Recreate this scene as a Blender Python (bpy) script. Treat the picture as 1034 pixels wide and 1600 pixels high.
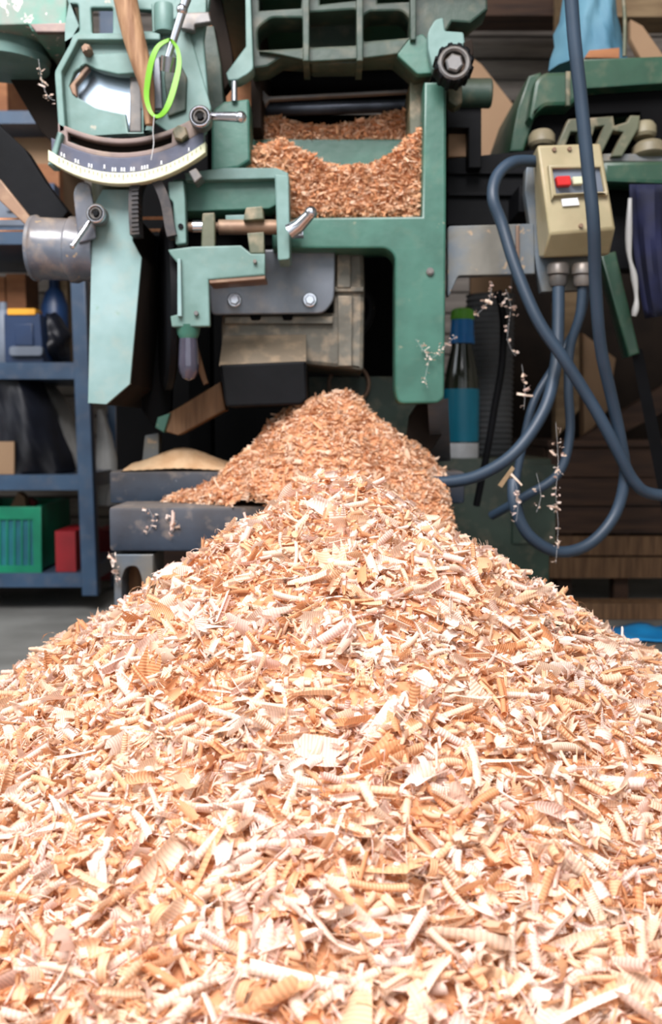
import bpy, bmesh, math, random
import numpy as np
from mathutils import Vector, Matrix
random.seed(7)
rng = np.random.default_rng(11)
sc = bpy.context.scene
col = sc.collection
for o in list(bpy.data.objects): bpy.data.objects.remove(o)

# ------------------------------------------------------------------ camera, world, lights, exposure
CAM_H, F, PITCH = 0.40, 1500.0, math.radians(5)
cd = bpy.data.cameras.new('camera'); cam = bpy.data.objects.new('camera', cd); col.objects.link(cam)
cam.location = (0, 0, CAM_H); cam.rotation_euler = (math.radians(90) - PITCH, 0, 0)
cd.sensor_fit = 'VERTICAL'; cd.sensor_height = 36; cd.sensor_width = 36 * 1034 / 1600; cd.lens = 36 * F / 1600
cd.clip_start = .02
cd.dof.use_dof = True; cd.dof.focus_distance = .78; cd.dof.aperture_fstop = 7.5
sc.camera = cam
w = bpy.data.worlds.new('world'); sc.world = w; w.use_nodes = True
bg = w.node_tree.nodes['Background']; bg.inputs[0].default_value = (.90, .95, 1.0, 1); bg.inputs[1].default_value = 1.0
def area(name, loc, target, sx, sy, power, color):
    l = bpy.data.lights.new(name, 'AREA'); l.shape = 'RECTANGLE'; l.size = sx; l.size_y = sy; l.energy = power; l.color = color
    o = bpy.data.objects.new(name, l); col.objects.link(o); o.location = loc
    o.rotation_euler = (Vector(target) - Vector(loc)).to_track_quat('-Z', 'Y').to_euler(); return o
area('overhead_fill', (-.35, -.25, 1.95), (0, .85, .15), 1.3, .9, 67, (1, .965, .985))  # added area light: stands for doorway daylight, moved overhead to brighten the pile
area('side_area', (-1.45, .7, 1.5), (0, 1.1, .4), 1.0, .9, 9, (.86, .94, 1))  # weak cool area light at the left, no window modelled there
sc.view_settings.view_transform = 'Standard'; sc.view_settings.look = 'None'
sc.view_settings.gamma = 1; sc.view_settings.use_curve_mapping = False
sc.view_settings.exposure = .6

# ------------------------------------------------------------------ pixel helper, geometry helpers
CP, SP = math.cos(PITCH), math.sin(PITCH)
def P(px, py, Y):
    a = (px - 517) / F; b = (800 - py) / F
    dy = CP + b * SP; dz = -SP + b * CP
    t = Y / dy
    return Vector((a * t, Y, CAM_H + dz * t))
def M(px, Y): return px * Y / F                       # size in metres of px pixels at depth Y

def rnd(pts, r=0, n=4):
    out = []; N = len(pts)
    for i, p in enumerate(pts):
        rr = p[2] if len(p) > 2 else r
        a = Vector(pts[i - 1][:2]); b = Vector(p[:2]); c = Vector(pts[(i + 1) % N][:2])
        if rr <= 0: out.append((b.x, b.y)); continue
        u = a - b; v = c - b; rr = min(rr, u.length * .45, v.length * .45); u.normalize(); v.normalize()
        s = b + u * rr; e = b + v * rr
        for k in range(n + 1):
            t = k / n; q = s * (1 - t) ** 2 + b * 2 * t * (1 - t) + e * t * t; out.append((q.x, q.y))
    return out
def arc(cx, cy, r, a0, a1, n=16, ry=None):
    ry = ry or r
    return [(cx + r * math.cos(math.radians(a0 + (a1 - a0) * k / n)), cy + ry * math.sin(math.radians(a0 + (a1 - a0) * k / n))) for k in range(n + 1)]
def gplate(pts, Y, d, holes=(), bev=.0015, r=0):
    cu = bpy.data.curves.new('t', 'CURVE'); cu.dimensions = '2D'; cu.fill_mode = 'BOTH'
    for loop in [rnd(pts, r)] + [rnd(h, 0) for h in holes]:
        s = cu.splines.new('POLY'); s.points.add(len(loop) - 1)
        for i, (x, y) in enumerate(loop):
            q = P(x, y, Y); s.points[i].co = (q.x, q.z, 0, 1)
        s.use_cyclic_u = True
    bev = min(bev, d * .45)
    cu.extrude = d / 2 - bev; cu.bevel_depth = bev; cu.bevel_resolution = 1; cu.offset = -bev
    o = bpy.data.objects.new('t', cu); me = bpy.data.meshes.new_from_object(o)
    V = [Vector((v.co.x, Y + d / 2 - v.co.z, v.co.y)) for v in me.vertices]
    Fc = [tuple(p.vertices) for p in me.polygons]
    bpy.data.objects.remove(o); bpy.data.curves.remove(cu); bpy.data.meshes.remove(me)
    return V, Fc
def gbox(x0, y0, x1, y1, Y, d, bev=.0015, r=0): return gplate([(x0, y0), (x1, y0), (x1, y1), (x0, y1)], Y, d, bev=bev, r=r)
def gcube(a, b):                                       # axis-aligned box between two world corners
    (x0, y0, z0), (x1, y1, z1) = a, b
    V = [Vector((x, y, z)) for z in (z0, z1) for x, y in ((x0, y0), (x1, y0), (x1, y1), (x0, y1))]
    return V, [(3, 2, 1, 0), (4, 5, 6, 7), (0, 1, 5, 4), (1, 2, 6, 5), (2, 3, 7, 6), (3, 0, 4, 7)]
def spline(pts, n=6):
    pts = [Vector(p) for p in pts]; out = []
    for i in range(len(pts) - 1):
        a = pts[max(i - 1, 0)]; b = pts[i]; c = pts[i + 1]; d = pts[min(i + 2, len(pts) - 1)]
        for k in range(n):
            t = k / n
            out.append(.5 * ((2 * b) + (c - a) * t + (2 * a - 5 * b + 4 * c - d) * t * t + (3 * b - a - 3 * c + d) * t ** 3))
    out.append(pts[-1]); return out
def gtubew(pts, r, seg=12, sub=6, taper=None):
    pts = spline(pts, sub) if sub > 1 else [Vector(p) for p in pts]
    V, Fc = [], []; n = len(pts); nrm = None
    for i, p in enumerate(pts):
        t = (pts[min(i + 1, n - 1)] - pts[max(i - 1, 0)]).normalized()
        if nrm is None: nrm = t.orthogonal().normalized()
        nrm = (nrm - t * nrm.dot(t)).normalized(); bn = t.cross(nrm)
        rr = taper(i / (n - 1)) * r if taper else r
        for k in range(seg):
            a = 2 * math.pi * k / seg; V.append(p + (nrm * math.cos(a) + bn * math.sin(a)) * rr)
    for i in range(n - 1):
        for k in range(seg):
            k2 = (k + 1) % seg; Fc.append((i * seg + k, i * seg + k2, (i + 1) * seg + k2, (i + 1) * seg + k))
    Fc.append(tuple(range(seg))[::-1]); Fc.append(tuple((n - 1) * seg + k for k in range(seg)))
    return V, Fc
def gtube(pts, r, **k): return gtubew([P(*p) for p in pts], r, **k)
def glathe(prof, p0, axis, seg=28, lobes=0, amp=0):
    ax = Vector(axis).normalized(); u = ax.orthogonal().normalized(); v = ax.cross(u); V, Fc = [], []
    for (r, t) in prof:
        for k in range(seg):
            a = 2 * math.pi * k / seg; rr = r * (1 + (amp * (1 if math.cos(a * lobes) > 0 else -1) if lobes else 0))
            V.append(p0 + ax * t + (u * math.cos(a) + v * math.sin(a)) * rr)
    n = len(prof)
    for i in range(n - 1):
        for k in range(seg):
            k2 = (k + 1) % seg; Fc.append((i * seg + k, i * seg + k2, (i + 1) * seg + k2, (i + 1) * seg + k))
    if prof[0][0] > 0: Fc.append(tuple(range(seg))[::-1])
    if prof[-1][0] > 0: Fc.append(tuple((n - 1) * seg + k for k in range(seg)))
    return V, Fc
def gdisc(px, py, Y, rp, d, seg=24, bev=.12, rin=0, lobes=0, amp=0):        # disc facing the camera side, axis Y
    r = M(rp, Y); b = r * bev; p = P(px, py, Y)
    if rin:
        ri = M(rin, Y); prof = [(ri, d), (r, d), (r, b), (r - b, 0), (ri + b, 0), (ri, b), (ri, d)]
        V, Fc = glathe(prof, p, (0, 1, 0), seg, lobes, amp); return V, [f for f in Fc if len(f) == 4]
    return glathe([(r, d), (r, b), (r - b, 0)], p, (0, 1, 0), seg, lobes, amp)
def ghex(px, py, Y, rp, d): return glathe([(M(rp, Y), d), (M(rp, Y), .002), (M(rp, Y) * .8, 0)], P(px, py, Y), (0, 1, 0), 6)
def gball(c, r, sx=1, sy=1, sz=1, n=12):
    V, Fc = [], []
    for i in range(n + 1):
        th = math.pi * i / n
        for k in range(n * 2):
            a = math.pi * k / n; V.append(c + Vector((math.sin(th) * math.cos(a) * r * sx, math.sin(th) * math.sin(a) * r * sy, math.cos(th) * r * sz)))
    m = n * 2
    for i in range(n):
        for k in range(m): Fc.append((i * m + k, (i + 1) * m + k, (i + 1) * m + (k + 1) % m, i * m + (k + 1) % m))
    return V, Fc
def gband(pts, Y, d, th):                              # bent strip: px polyline, thickness th, depth d
    c = spline([P(x, y, Y) for x, y in pts], 5); V, Fc = [], []; n = len(c)
    for i, p in enumerate(c):
        t = (c[min(i + 1, n - 1)] - c[max(i - 1, 0)]).normalized(); nn = Vector((t.z, 0, -t.x)) * th / 2
        V += [p + nn, p - nn, p - nn + Vector((0, d, 0)), p + nn + Vector((0, d, 0))]
    for i in range(n - 1):
        for k in range(4): Fc.append((i * 4 + k, i * 4 + (k + 1) % 4, i * 4 + 4 + (k + 1) % 4, i * 4 + 4 + k))
    Fc += [(3, 2, 1, 0), (n * 4 - 4, n * 4 - 3, n * 4 - 2, n * 4 - 1)]
    return V, Fc
def gmesh(verts, faces): return [P(*v) for v in verts], faces

ORG = {}
def tag(o, label=None, cat=None, group=None, kind=None):
    if label: o['label'] = label
    if cat: o['category'] = cat
    if group: o['group'] = group
    if kind: o['kind'] = kind
    return o
def thing(name, label, cat, loc, group=None):
    o = bpy.data.objects.new(name, None); col.objects.link(o); o.location = loc; o.empty_display_size = .05
    ORG[o.name] = Vector(loc); return tag(o, label, cat, group)
def obj(name, geos, mat, parent=None, smooth=True, angle=40, label=None, cat=None, group=None, kind=None, fix=True):
    if isinstance(geos, tuple): geos = [geos]
    V, Fc = [], []
    for v, f in geos:
        k = len(V); V += list(v); Fc += [tuple(i + k for i in q) for q in f]
    if parent is not None: org = ORG[parent.name]
    else:
        xs = [v[0] for v in V]; ys = [v[1] for v in V]; zs = [v[2] for v in V]
        org = Vector(((min(xs) + max(xs)) / 2, (min(ys) + max(ys)) / 2, min(zs)))
    me = bpy.data.meshes.new(name); me.from_pydata([tuple(Vector(v) - org) for v in V], [], Fc)
    if fix:
        bm = bmesh.new(); bm.from_mesh(me); bmesh.ops.recalc_face_normals(bm, faces=bm.faces); bm.to_mesh(me); bm.free()
    if smooth:
        me.polygons.foreach_set('use_smooth', [True] * len(me.polygons)); me.set_sharp_from_angle(angle=math.radians(angle))
    me.materials.append(mat)
    o = bpy.data.objects.new(name, me); col.objects.link(o)
    if parent is not None: o.parent = parent
    else: o.location = org
    ORG[o.name] = org
    return tag(o, label, cat, group, kind)

# ------------------------------------------------------------------ materials
def lin(c): c /= 255; return c / 12.92 if c <= .04045 else ((c + .055) / 1.055) ** 2.4
def C(r, g, b): return (lin(r), lin(g), lin(b), 1)
MC = {}
def mat(name, base, alt=None, scale=12, rough=.5, metal=0, spec=.4, bump=.15, bscale=60, dust=0, dustcol=(190, 165, 135), chips=0, chipcol=(60, 50, 42), stretch=(1, 1, 1), coat=0, thr=.55):
    m = bpy.data.materials.new(name); m.use_nodes = True; nt = m.node_tree; N = nt.nodes; L = nt.links
    b = N['Principled BSDF']; b.inputs['Roughness'].default_value = rough; b.inputs['Metallic'].default_value = metal
    b.inputs['Specular IOR Level'].default_value = spec; b.inputs['Coat Weight'].default_value = coat
    tc = N.new('ShaderNodeTexCoord'); mp = N.new('ShaderNodeMapping'); mp.inputs['Scale'].default_value = stretch
    L.new(tc.outputs['Object'], mp.inputs[0])
    def noise(s, det=6):
        n = N.new('ShaderNodeTexNoise'); n.inputs['Scale'].default_value = s; n.inputs['Detail'].default_value = det; L.new(mp.outputs[0], n.inputs[0]); return n
    def mix(fac, a, c2):
        x = N.new('ShaderNodeMix'); x.data_type = 'RGBA'
        L.new(fac, x.inputs[0])
        if isinstance(a, tuple): x.inputs[6].default_value = a
        else: L.new(a, x.inputs[6])
        x.inputs[7].default_value = c2; return x.outputs[2]
    def ramp(src, lo, hi):
        r = N.new('ShaderNodeMapRange'); r.inputs[1].default_value = lo; r.inputs[2].default_value = hi; L.new(src, r.inputs[0]); return r.outputs[0]
    alt = alt or tuple(max(0, int(x * .8)) for x in base)
    cur = mix(ramp(noise(scale).outputs[0], .38, .62), C(*base), C(*alt))
    if chips: cur = mix(ramp(noise(scale * 3.1, 9).outputs[0], .72 - chips * .2, .76 - chips * .2), cur, C(*chipcol))
    if dust:
        g = N.new('ShaderNodeNewGeometry'); s = N.new('ShaderNodeSeparateXYZ'); L.new(g.outputs['Normal'], s.inputs[0])
        up = ramp(s.outputs['Z'], -.2, 1.0); nz = ramp(noise(45, 8).outputs[0], thr - .05, thr + .2)
        a = N.new('ShaderNodeMath'); a.operation = 'MULTIPLY_ADD'; L.new(up, a.inputs[0]); a.inputs[1].default_value = dust
        k = N.new('ShaderNodeMath'); k.operation = 'MULTIPLY'; L.new(nz, k.inputs[0]); k.inputs[1].default_value = min(1, dust * 1.2); L.new(k.outputs[0], a.inputs[2])
        cl = N.new('ShaderNodeClamp'); L.new(a.outputs[0], cl.inputs[0]); cur = mix(cl.outputs[0], cur, C(*dustcol))
    L.new(cur, b.inputs['Base Color'])
    if bump:
        bp = N.new('ShaderNodeBump'); bp.inputs['Strength'].default_value = bump; bp.inputs['Distance'].default_value = .002
        L.new(noise(bscale, 8).outputs[0], bp.inputs['Height']); L.new(bp.outputs[0], b.inputs['Normal'])
    MC[name] = m; return m
mint = mat('mint_paint', (104, 134, 129), (88, 118, 111), dust=.06, thr=.62, chips=.1, scale=22, chipcol=(150, 150, 136), bump=.2, rough=.45)
pale = mat('pale_mint_paint', (132, 160, 160), (114, 144, 142), dust=.10, chips=.2, chipcol=(120, 150, 140), bump=.2, rough=.5)
green = mat('green_paint', (56, 102, 88), (46, 88, 75), scale=20, dust=.05, thr=.62, chips=.06, chipcol=(110, 120, 100), bump=.25, rough=.38)
forest = mat('forest_green_paint', (36, 74, 56), (28, 62, 46), dust=.08, chips=.15, chipcol=(120, 130, 100), rough=.35)
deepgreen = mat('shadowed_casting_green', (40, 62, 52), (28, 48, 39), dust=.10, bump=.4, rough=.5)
olive = mat('dusty_olive_paint', (78, 86, 66), (58, 68, 52), dust=.35, bump=.3)
scuff = mat('scuffed_green_paint', (90, 138, 122), (128, 128, 120), scale=22, chips=.55, chipcol=(214, 196, 190), bump=.3)
pinkmetal = mat('bare_cast_iron', (118, 102, 98), (92, 82, 78), metal=.3, rough=.5, dust=.15)
iron = mat('grey_cast_metal', (96, 96, 88), (70, 70, 64), metal=.3, rough=.5, dust=.35, bump=.4)
bluemetal = mat('brushed_steel_plate', (104, 110, 118), (84, 90, 96), metal=.4, rough=.35, dust=.1, chips=.1, chipcol=(120, 90, 70))
worn = mat('worn_blue_grey_plate', (92, 102, 110), (112, 110, 102), scale=20, metal=.3, rough=.5, chips=.3, chipcol=(150, 132, 110), bump=.3)
chrome = mat('chrome', (215, 218, 225), (190, 192, 200), metal=1, rough=.22, bump=.03)
mirror = mat('polished_blade_steel', (205, 218, 230), (180, 196, 212), metal=.9, rough=.25, bump=.02, scale=4)
dull = mat('dull_steel', (104, 104, 104), (84, 82, 80), metal=.35, rough=.4, dust=.15)
rusty = mat('rusty_bar', (132, 104, 84), (104, 84, 72), metal=.4, rough=.55, dust=.25)
blackp = mat('black_paint', (13, 14, 17), (8, 9, 11), rough=.6, spec=.12, bump=.2, chips=.04, chipcol=(90, 80, 70))
voidm = mat('void_black', (9, 9, 10), (6, 6, 7), rough=.8, spec=.1, bump=0)  # near-black for sheets standing in for unlit voids; also plain posts and legs
brownd = mat('dark_brown_and_shade', (34, 26, 20), (24, 18, 14), rough=.8, spec=.15, bump=.1)
slate = mat('slate_black_beam', (48, 60, 74), (36, 46, 58), scale=18, rough=.6, spec=.2, dust=.22, dustcol=(196, 174, 150), bump=.35, chips=.2, chipcol=(110, 116, 124), thr=.62)
smoke = mat('smoky_plastic', (92, 98, 108), (72, 78, 90), rough=.25, spec=.6, dust=.25, scale=26, chips=.35, chipcol=(140, 124, 104))
rubber = mat('black_ribbed_rubber', (46, 46, 50), (34, 34, 38), rough=.6, dust=.1)
handlem = mat('dark_handle', (78, 76, 92), (56, 54, 66), rough=.15, spec=.7, coat=.5, metal=.3, bump=.05)
bandm = mat('lime_rubber', (112, 172, 40), (96, 156, 30), rough=.45, bump=.05)
threadm = mat('thread', (190, 190, 190), rough=.7, bump=0)
wood = mat('brown_wood', (122, 92, 64), (94, 68, 46), scale=9, stretch=(14, 14, 1.2), rough=.7, bump=.3)
stickm = mat('weathered_wood', (158, 124, 92), (118, 84, 58), scale=14, stretch=(8, 8, 1), rough=.7, bump=.35)
plankm = mat('grey_brown_plank', (124, 117, 110), (94, 88, 82), scale=4, stretch=(1.2, 8, 12), rough=.75, bump=.4, chips=.12, chipcol=(120, 118, 114))
darkwood = mat('dark_red_wood', (72, 50, 36), (50, 34, 26), scale=5, stretch=(1.2, 8, 14), rough=.75, bump=.3)
tan = mat('tan_board', (150, 122, 94), (136, 108, 82), scale=3, rough=.8, bump=.08)
orangewood = mat('orange_wood', (156, 104, 66), (130, 82, 50), scale=6, stretch=(2, 2, 6), rough=.7)
ltwood = mat('pale_timber', (140, 118, 88), (118, 96, 70), scale=6, stretch=(2, 6, 10), rough=.7)
shelfm = mat('blue_grey_enamel', (50, 76, 102), (42, 64, 88), rough=.35, bump=.05, dust=.05)
concrete = mat('concrete', (132, 132, 128), (108, 108, 104), scale=5, rough=.85, bump=.35, bscale=130, chips=.12, chipcol=(110, 104, 96))
plaster = mat('plaster', (150, 144, 134), (134, 128, 118), scale=2, rough=.9)
cream = mat('cream_plastic', (158, 148, 116), (142, 132, 100), scale=10, rough=.4, dust=.18, bump=.1)
wheelm = mat('dusty_cream_wheel', (128, 122, 98), (104, 98, 78), dust=.1)
steelb = mat('blue_steel_roller', (96, 102, 112), (60, 64, 72), metal=.6, rough=.35)
ivory = mat('ivory_enamel', (206, 206, 176), (186, 190, 156), rough=.4, bump=.05)
redp = mat('red_plastic', (200, 36, 34), (176, 26, 28), rough=.35, bump=0)
redbox = mat('red_box', (136, 18, 28), (116, 14, 22), rough=.5, bump=.05)
crateg = mat('green_crate_plastic', (14, 124, 90), (10, 104, 78), rough=.35, bump=.05)
crateb = mat('teal_contents', (20, 104, 112), (14, 78, 92), scale=14, rough=.5)
navy = mat('navy_cloth', (20, 25, 58), (12, 15, 34), scale=14, rough=.8, bump=.5, bscale=30)
bagblack = mat('black_plastic_bag', (22, 25, 34), (12, 13, 18), scale=10, rough=.4, spec=.3, bump=.5, bscale=18)
bagwhite = mat('white_plastic_bag', (176, 176, 172), (150, 150, 148), rough=.4, bump=.5, bscale=20)
bagblue = mat('pale_blue_bag', (92, 132, 148), (72, 112, 132), scale=10, rough=.6, spec=.2, bump=.7, bscale=16)
yellow = mat('yellow_plastic', (232, 164, 40), rough=.4, bump=0)
bluep = mat('blue_plastic', (22, 48, 84), (17, 38, 68), rough=.4, bump=.05)
greyp = mat('grey_plastic', (116, 126, 140), rough=.45, bump=.05)
cablem = mat('blue_grey_cable', (46, 62, 78), (40, 54, 68), rough=.45, spec=.4, bump=.06)
hosem = mat('grey_corrugated_hose', (84, 86, 88), (66, 68, 70), rough=.6)
brightblue = mat('bright_blue_sheet', (40, 156, 222), (30, 138, 206), rough=.35, bump=.2, bscale=20)
teal = mat('teal_label', (18, 112, 136), (18, 124, 152), rough=.4, bump=0)
bottleg = mat('dark_bottle_glass', (42, 46, 34), (34, 38, 30), rough=.12, spec=.7, bump=0)
lime = mat('lime_cap', (110, 190, 60), rough=.4, bump=0)
bluecap = mat('blue_foil', (40, 130, 200), (30, 110, 184), rough=.35, bump=.1)
whitep = mat('white_print', (236, 238, 240), rough=.5, bump=0)
fine = mat('fine_sawdust', (226, 190, 150), (206, 166, 126), scale=40, rough=.95, spec=.1, bump=.8, bscale=420)
plate_dark = mat('scale_plate', (74, 80, 98), (60, 64, 80), scale=16, rough=.4, metal=.2, dust=.08)

def shaving_mat(name, dark=1.0):
    m = bpy.data.materials.new(name); m.use_nodes = True; nt = m.node_tree; N = nt.nodes; L = nt.links
    b = N['Principled BSDF']; b.inputs['Roughness'].default_value = .5; b.inputs['Specular IOR Level'].default_value = .35
    at = N.new('ShaderNodeAttribute'); at.attribute_name = 'tint'
    cr = N.new('ShaderNodeValToRGB'); e = cr.color_ramp.elements
    stops = [(0, (226, 158, 110)), (.2, (240, 190, 146)), (.42, (247, 214, 184)), (.62, (250, 226, 204)), (.8, (247, 214, 200)), (1, (255, 243, 230))]
    e[0].position = 0; e[0].color = C(*stops[0][1]); e[1].position = 1; e[1].color = C(*stops[-1][1])
    for p_, c_ in stops[1:-1]: q = e.new(p_); q.color = C(*c_)
    for q in e: q.color = (q.color[0] * dark, q.color[1] * dark, q.color[2] * dark, 1)
    L.new(at.outputs['Fac'], cr.inputs[0])
    uv = N.new('ShaderNodeAttribute'); uv.attribute_name = 'cuv'
    wv = N.new('ShaderNodeTexWave'); wv.bands_direction = 'X'; wv.inputs['Scale'].default_value = .19; wv.inputs['Distortion'].default_value = 3.5; wv.inputs['Detail Scale'].default_value = .6
    L.new(uv.outputs['Vector'], wv.inputs[0])
    mr = N.new('ShaderNodeMapRange'); mr.inputs[1].default_value = 0; mr.inputs[2].default_value = .4; mr.inputs[3].default_value = .78; mr.inputs[4].default_value = 1
    L.new(wv.outputs['Fac'], mr.inputs[0])
    mx = N.new('ShaderNodeMix'); mx.data_type = 'RGBA'; mx.blend_type = 'MULTIPLY'; mx.inputs[0].default_value = 1
    L.new(cr.outputs[0], mx.inputs[6]); L.new(mr.outputs[0], mx.inputs[7]); L.new(mx.outputs[2], b.inputs['Base Color'])
    bp = N.new('ShaderNodeBump'); bp.inputs['Strength'].default_value = .5; bp.inputs['Distance'].default_value = .0006
    L.new(wv.outputs['Fac'], bp.inputs['Height']); L.new(bp.outputs[0], b.inputs['Normal'])
    tr = N.new('ShaderNodeBsdfTranslucent'); L.new(mx.outputs[2], tr.inputs[0])
    ms = N.new('ShaderNodeMixShader'); ms.inputs[0].default_value = .3; out = N['Material Output']
    L.new(b.outputs[0], ms.inputs[1]); L.new(tr.outputs[0], ms.inputs[2]); L.new(ms.outputs[0], out.inputs[0]); return m
shav = shaving_mat('pine_shaving'); shav2 = shaving_mat('pine_chip', .98)
bodym = mat('packed_shavings', (206, 150, 110), (184, 126, 88), scale=60, rough=.9, bump=.8, bscale=180)

# ------------------------------------------------------------------ shavings: prototypes (unit: millimetres)
def proto(kind):
    r_ = rng
    if kind == 'fringe':
        V, Q, U = [], [], []; nt_ = int(r_.integers(5, 10)); wd = r_.uniform(.45, .9); cv = r_.uniform(-.12, .12)
        for t in range(nt_):
            Lt = r_.uniform(3, 9); yb = (t - nt_ / 2) * wd * 1.15; an = r_.normal(0, .16); lift = r_.normal(0, .35); c2 = cv + r_.normal(0, .03)
            b0 = len(V)
            for i in range(4):
                u = i / 3; x = -2 + u * (Lt + 2); ww = wd * .5 * (1 - .8 * max(0, u - .2)); yy = yb + an * x; zz = c2 * x * x * .5 + lift * u * 2
                V += [(x, yy - ww, zz), (x, yy + ww, zz)]; U += [(x, 0, 0), (x, 1, 0)]
            Q += [(b0 + 2 * i, b0 + 2 * i + 1, b0 + 2 * i + 3, b0 + 2 * i + 2) for i in range(3)]
        return np.array(V), np.array(Q), np.array(U)
    if kind == 'roll':   L, r, Phi, nu, nv, jag, bend, grow = r_.uniform(14, 34), r_.uniform(1.3, 2.4), r_.uniform(4.2, 8.5), 4, 8, r_.uniform(.5, 1.6), r_.uniform(-4, 4), .10
    elif kind == 'half': L, r, Phi, nu, nv, jag, bend, grow = r_.uniform(10, 26), r_.uniform(2.2, 4.5), r_.uniform(2.0, 3.6), 4, 5, r_.uniform(1, 3), r_.uniform(-5, 5), .05
    elif kind == 'flake': L, r, Phi, nu, nv, jag, bend, grow = r_.uniform(9, 20), r_.uniform(6, 12), r_.uniform(.8, 1.7), 4, 6, r_.uniform(2, 5), r_.uniform(-3, 3), .2
    elif kind == 'curl': L, r, Phi, nu, nv, jag, bend, grow = r_.uniform(2, 6), r_.uniform(3, 5.5), r_.uniform(4, 7.5), 1, 12, .4, 0, .12
    elif kind == 'sliver': L, r, Phi, nu, nv, jag, bend, grow = r_.uniform(8, 24), r_.uniform(1.0, 2), r_.uniform(.5, 1.0), 4, 1, .3, r_.uniform(-6, 6), 0
    elif kind == 'fibre': L, r, Phi, nu, nv, jag, bend, grow = r_.uniform(.25, .5), r_.uniform(3, 9), r_.uniform(1.5, 4.5), 1, 10, 0, 0, .15
    else:                L, r, Phi, nu, nv, jag, bend, grow = r_.uniform(3, 8), r_.uniform(1.2, 3), r_.uniform(1.2, 2.8), 2, 4, 1, r_.uniform(-1, 1), .1
    j0 = r_.uniform(-jag, jag, nv + 1); j1 = r_.uniform(-jag, jag, nv + 1)
    if kind in ('flake', 'half'): j1[::2] += jag; j0[1::2] -= jag * .6
    twist = r_.uniform(-.9, .9) if kind in ('half', 'flake', 'sliver') else r_.uniform(-.25, .25)
    V, U = [], []
    ph0 = r_.uniform(0, 6.3)
    for i in range(nu + 1):
        u = i / nu
        for k in range(nv + 1):
            v = k / nv; a = ph0 + (v - .5) * Phi + twist * (u - .5); rr = r * (1 + grow * a - grow * ph0) * (1 - .18 * abs(u - .5) * r_.uniform(.2, 1))
            x = (u - .5) * L + j0[k] * (1 - u) + j1[k] * u
            V.append((x, rr * math.cos(a) - r * math.cos(ph0) * (Phi < 3) + bend * (u - .5) ** 2 * 2, rr * math.sin(a) - r * math.sin(ph0) * (Phi < 3))); U.append((x, v * Phi * r, 0))
    Q = [(i * (nv + 1) + k, i * (nv + 1) + k + 1, (i + 1) * (nv + 1) + k + 1, (i + 1) * (nv + 1) + k) for i in range(nu) for k in range(nv)]
    return np.array(V), np.array(Q), np.array(U)
KINDS = {k: [proto(k) for _ in range(14)] for k in ('roll', 'half', 'flake', 'curl', 'sliver', 'fibre', 'crumb', 'fringe')}

def rotmats(nrm, tilt, yaw):                          # local x along the surface, random yaw and tilt
    n = len(nrm); z = nrm / np.linalg.norm(nrm, axis=1)[:, None]
    z = z + rng.normal(0, 1, (n, 3)) * tilt[:, None]; z /= np.linalg.norm(z, axis=1)[:, None]
    h = np.stack([np.cos(yaw), np.sin(yaw), np.zeros(n)], 1)
    alt = np.abs((h * z).sum(1)) > .95; h[alt] = (0, 0, 1)
    x = h - z * (h * z).sum(1)[:, None]; x /= np.linalg.norm(x, axis=1)[:, None]
    y = np.cross(z, x); return np.stack([x, y, z], 2)
def scatter(pts, nrm, scale, mixw, tilt=.35, tint=(0, 1)):
    kinds = list(mixw); w_ = np.array([mixw[k] for k in kinds], float); w_ /= w_.sum(); n = len(pts)
    kk = rng.choice(len(kinds), n, p=w_); pv = rng.integers(0, 14, n)
    R = rotmats(nrm, np.full(n, tilt), rng.uniform(0, 2 * math.pi, n)); tn = rng.uniform(tint[0], tint[1], n)
    VV, QQ, TT, UU = [], [], [], []; off = 0
    for a in range(len(kinds)):
        for p_ in range(14):
            ix = np.where((kk == a) & (pv == p_))[0]
            if not len(ix): continue
            V, Q, U = KINDS[kinds[a]][p_]; m = len(V)
            W = np.einsum('nij,mj->nmi', R[ix], V) * (scale[ix] * .001)[:, None, None] + pts[ix][:, None, :]
            VV.append(W.reshape(-1, 3)); QQ.append((Q[None] + (np.arange(len(ix)) * m)[:, None, None] + off).reshape(-1, 4)); off += m * len(ix)
            TT.append(np.repeat(tn[ix], m)); UU.append((U[None] + rng.uniform(0, 50, (len(ix), 1, 1))).reshape(-1, 3))
    return np.concatenate(VV), np.concatenate(QQ), np.concatenate(TT), np.concatenate(UU)
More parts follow.
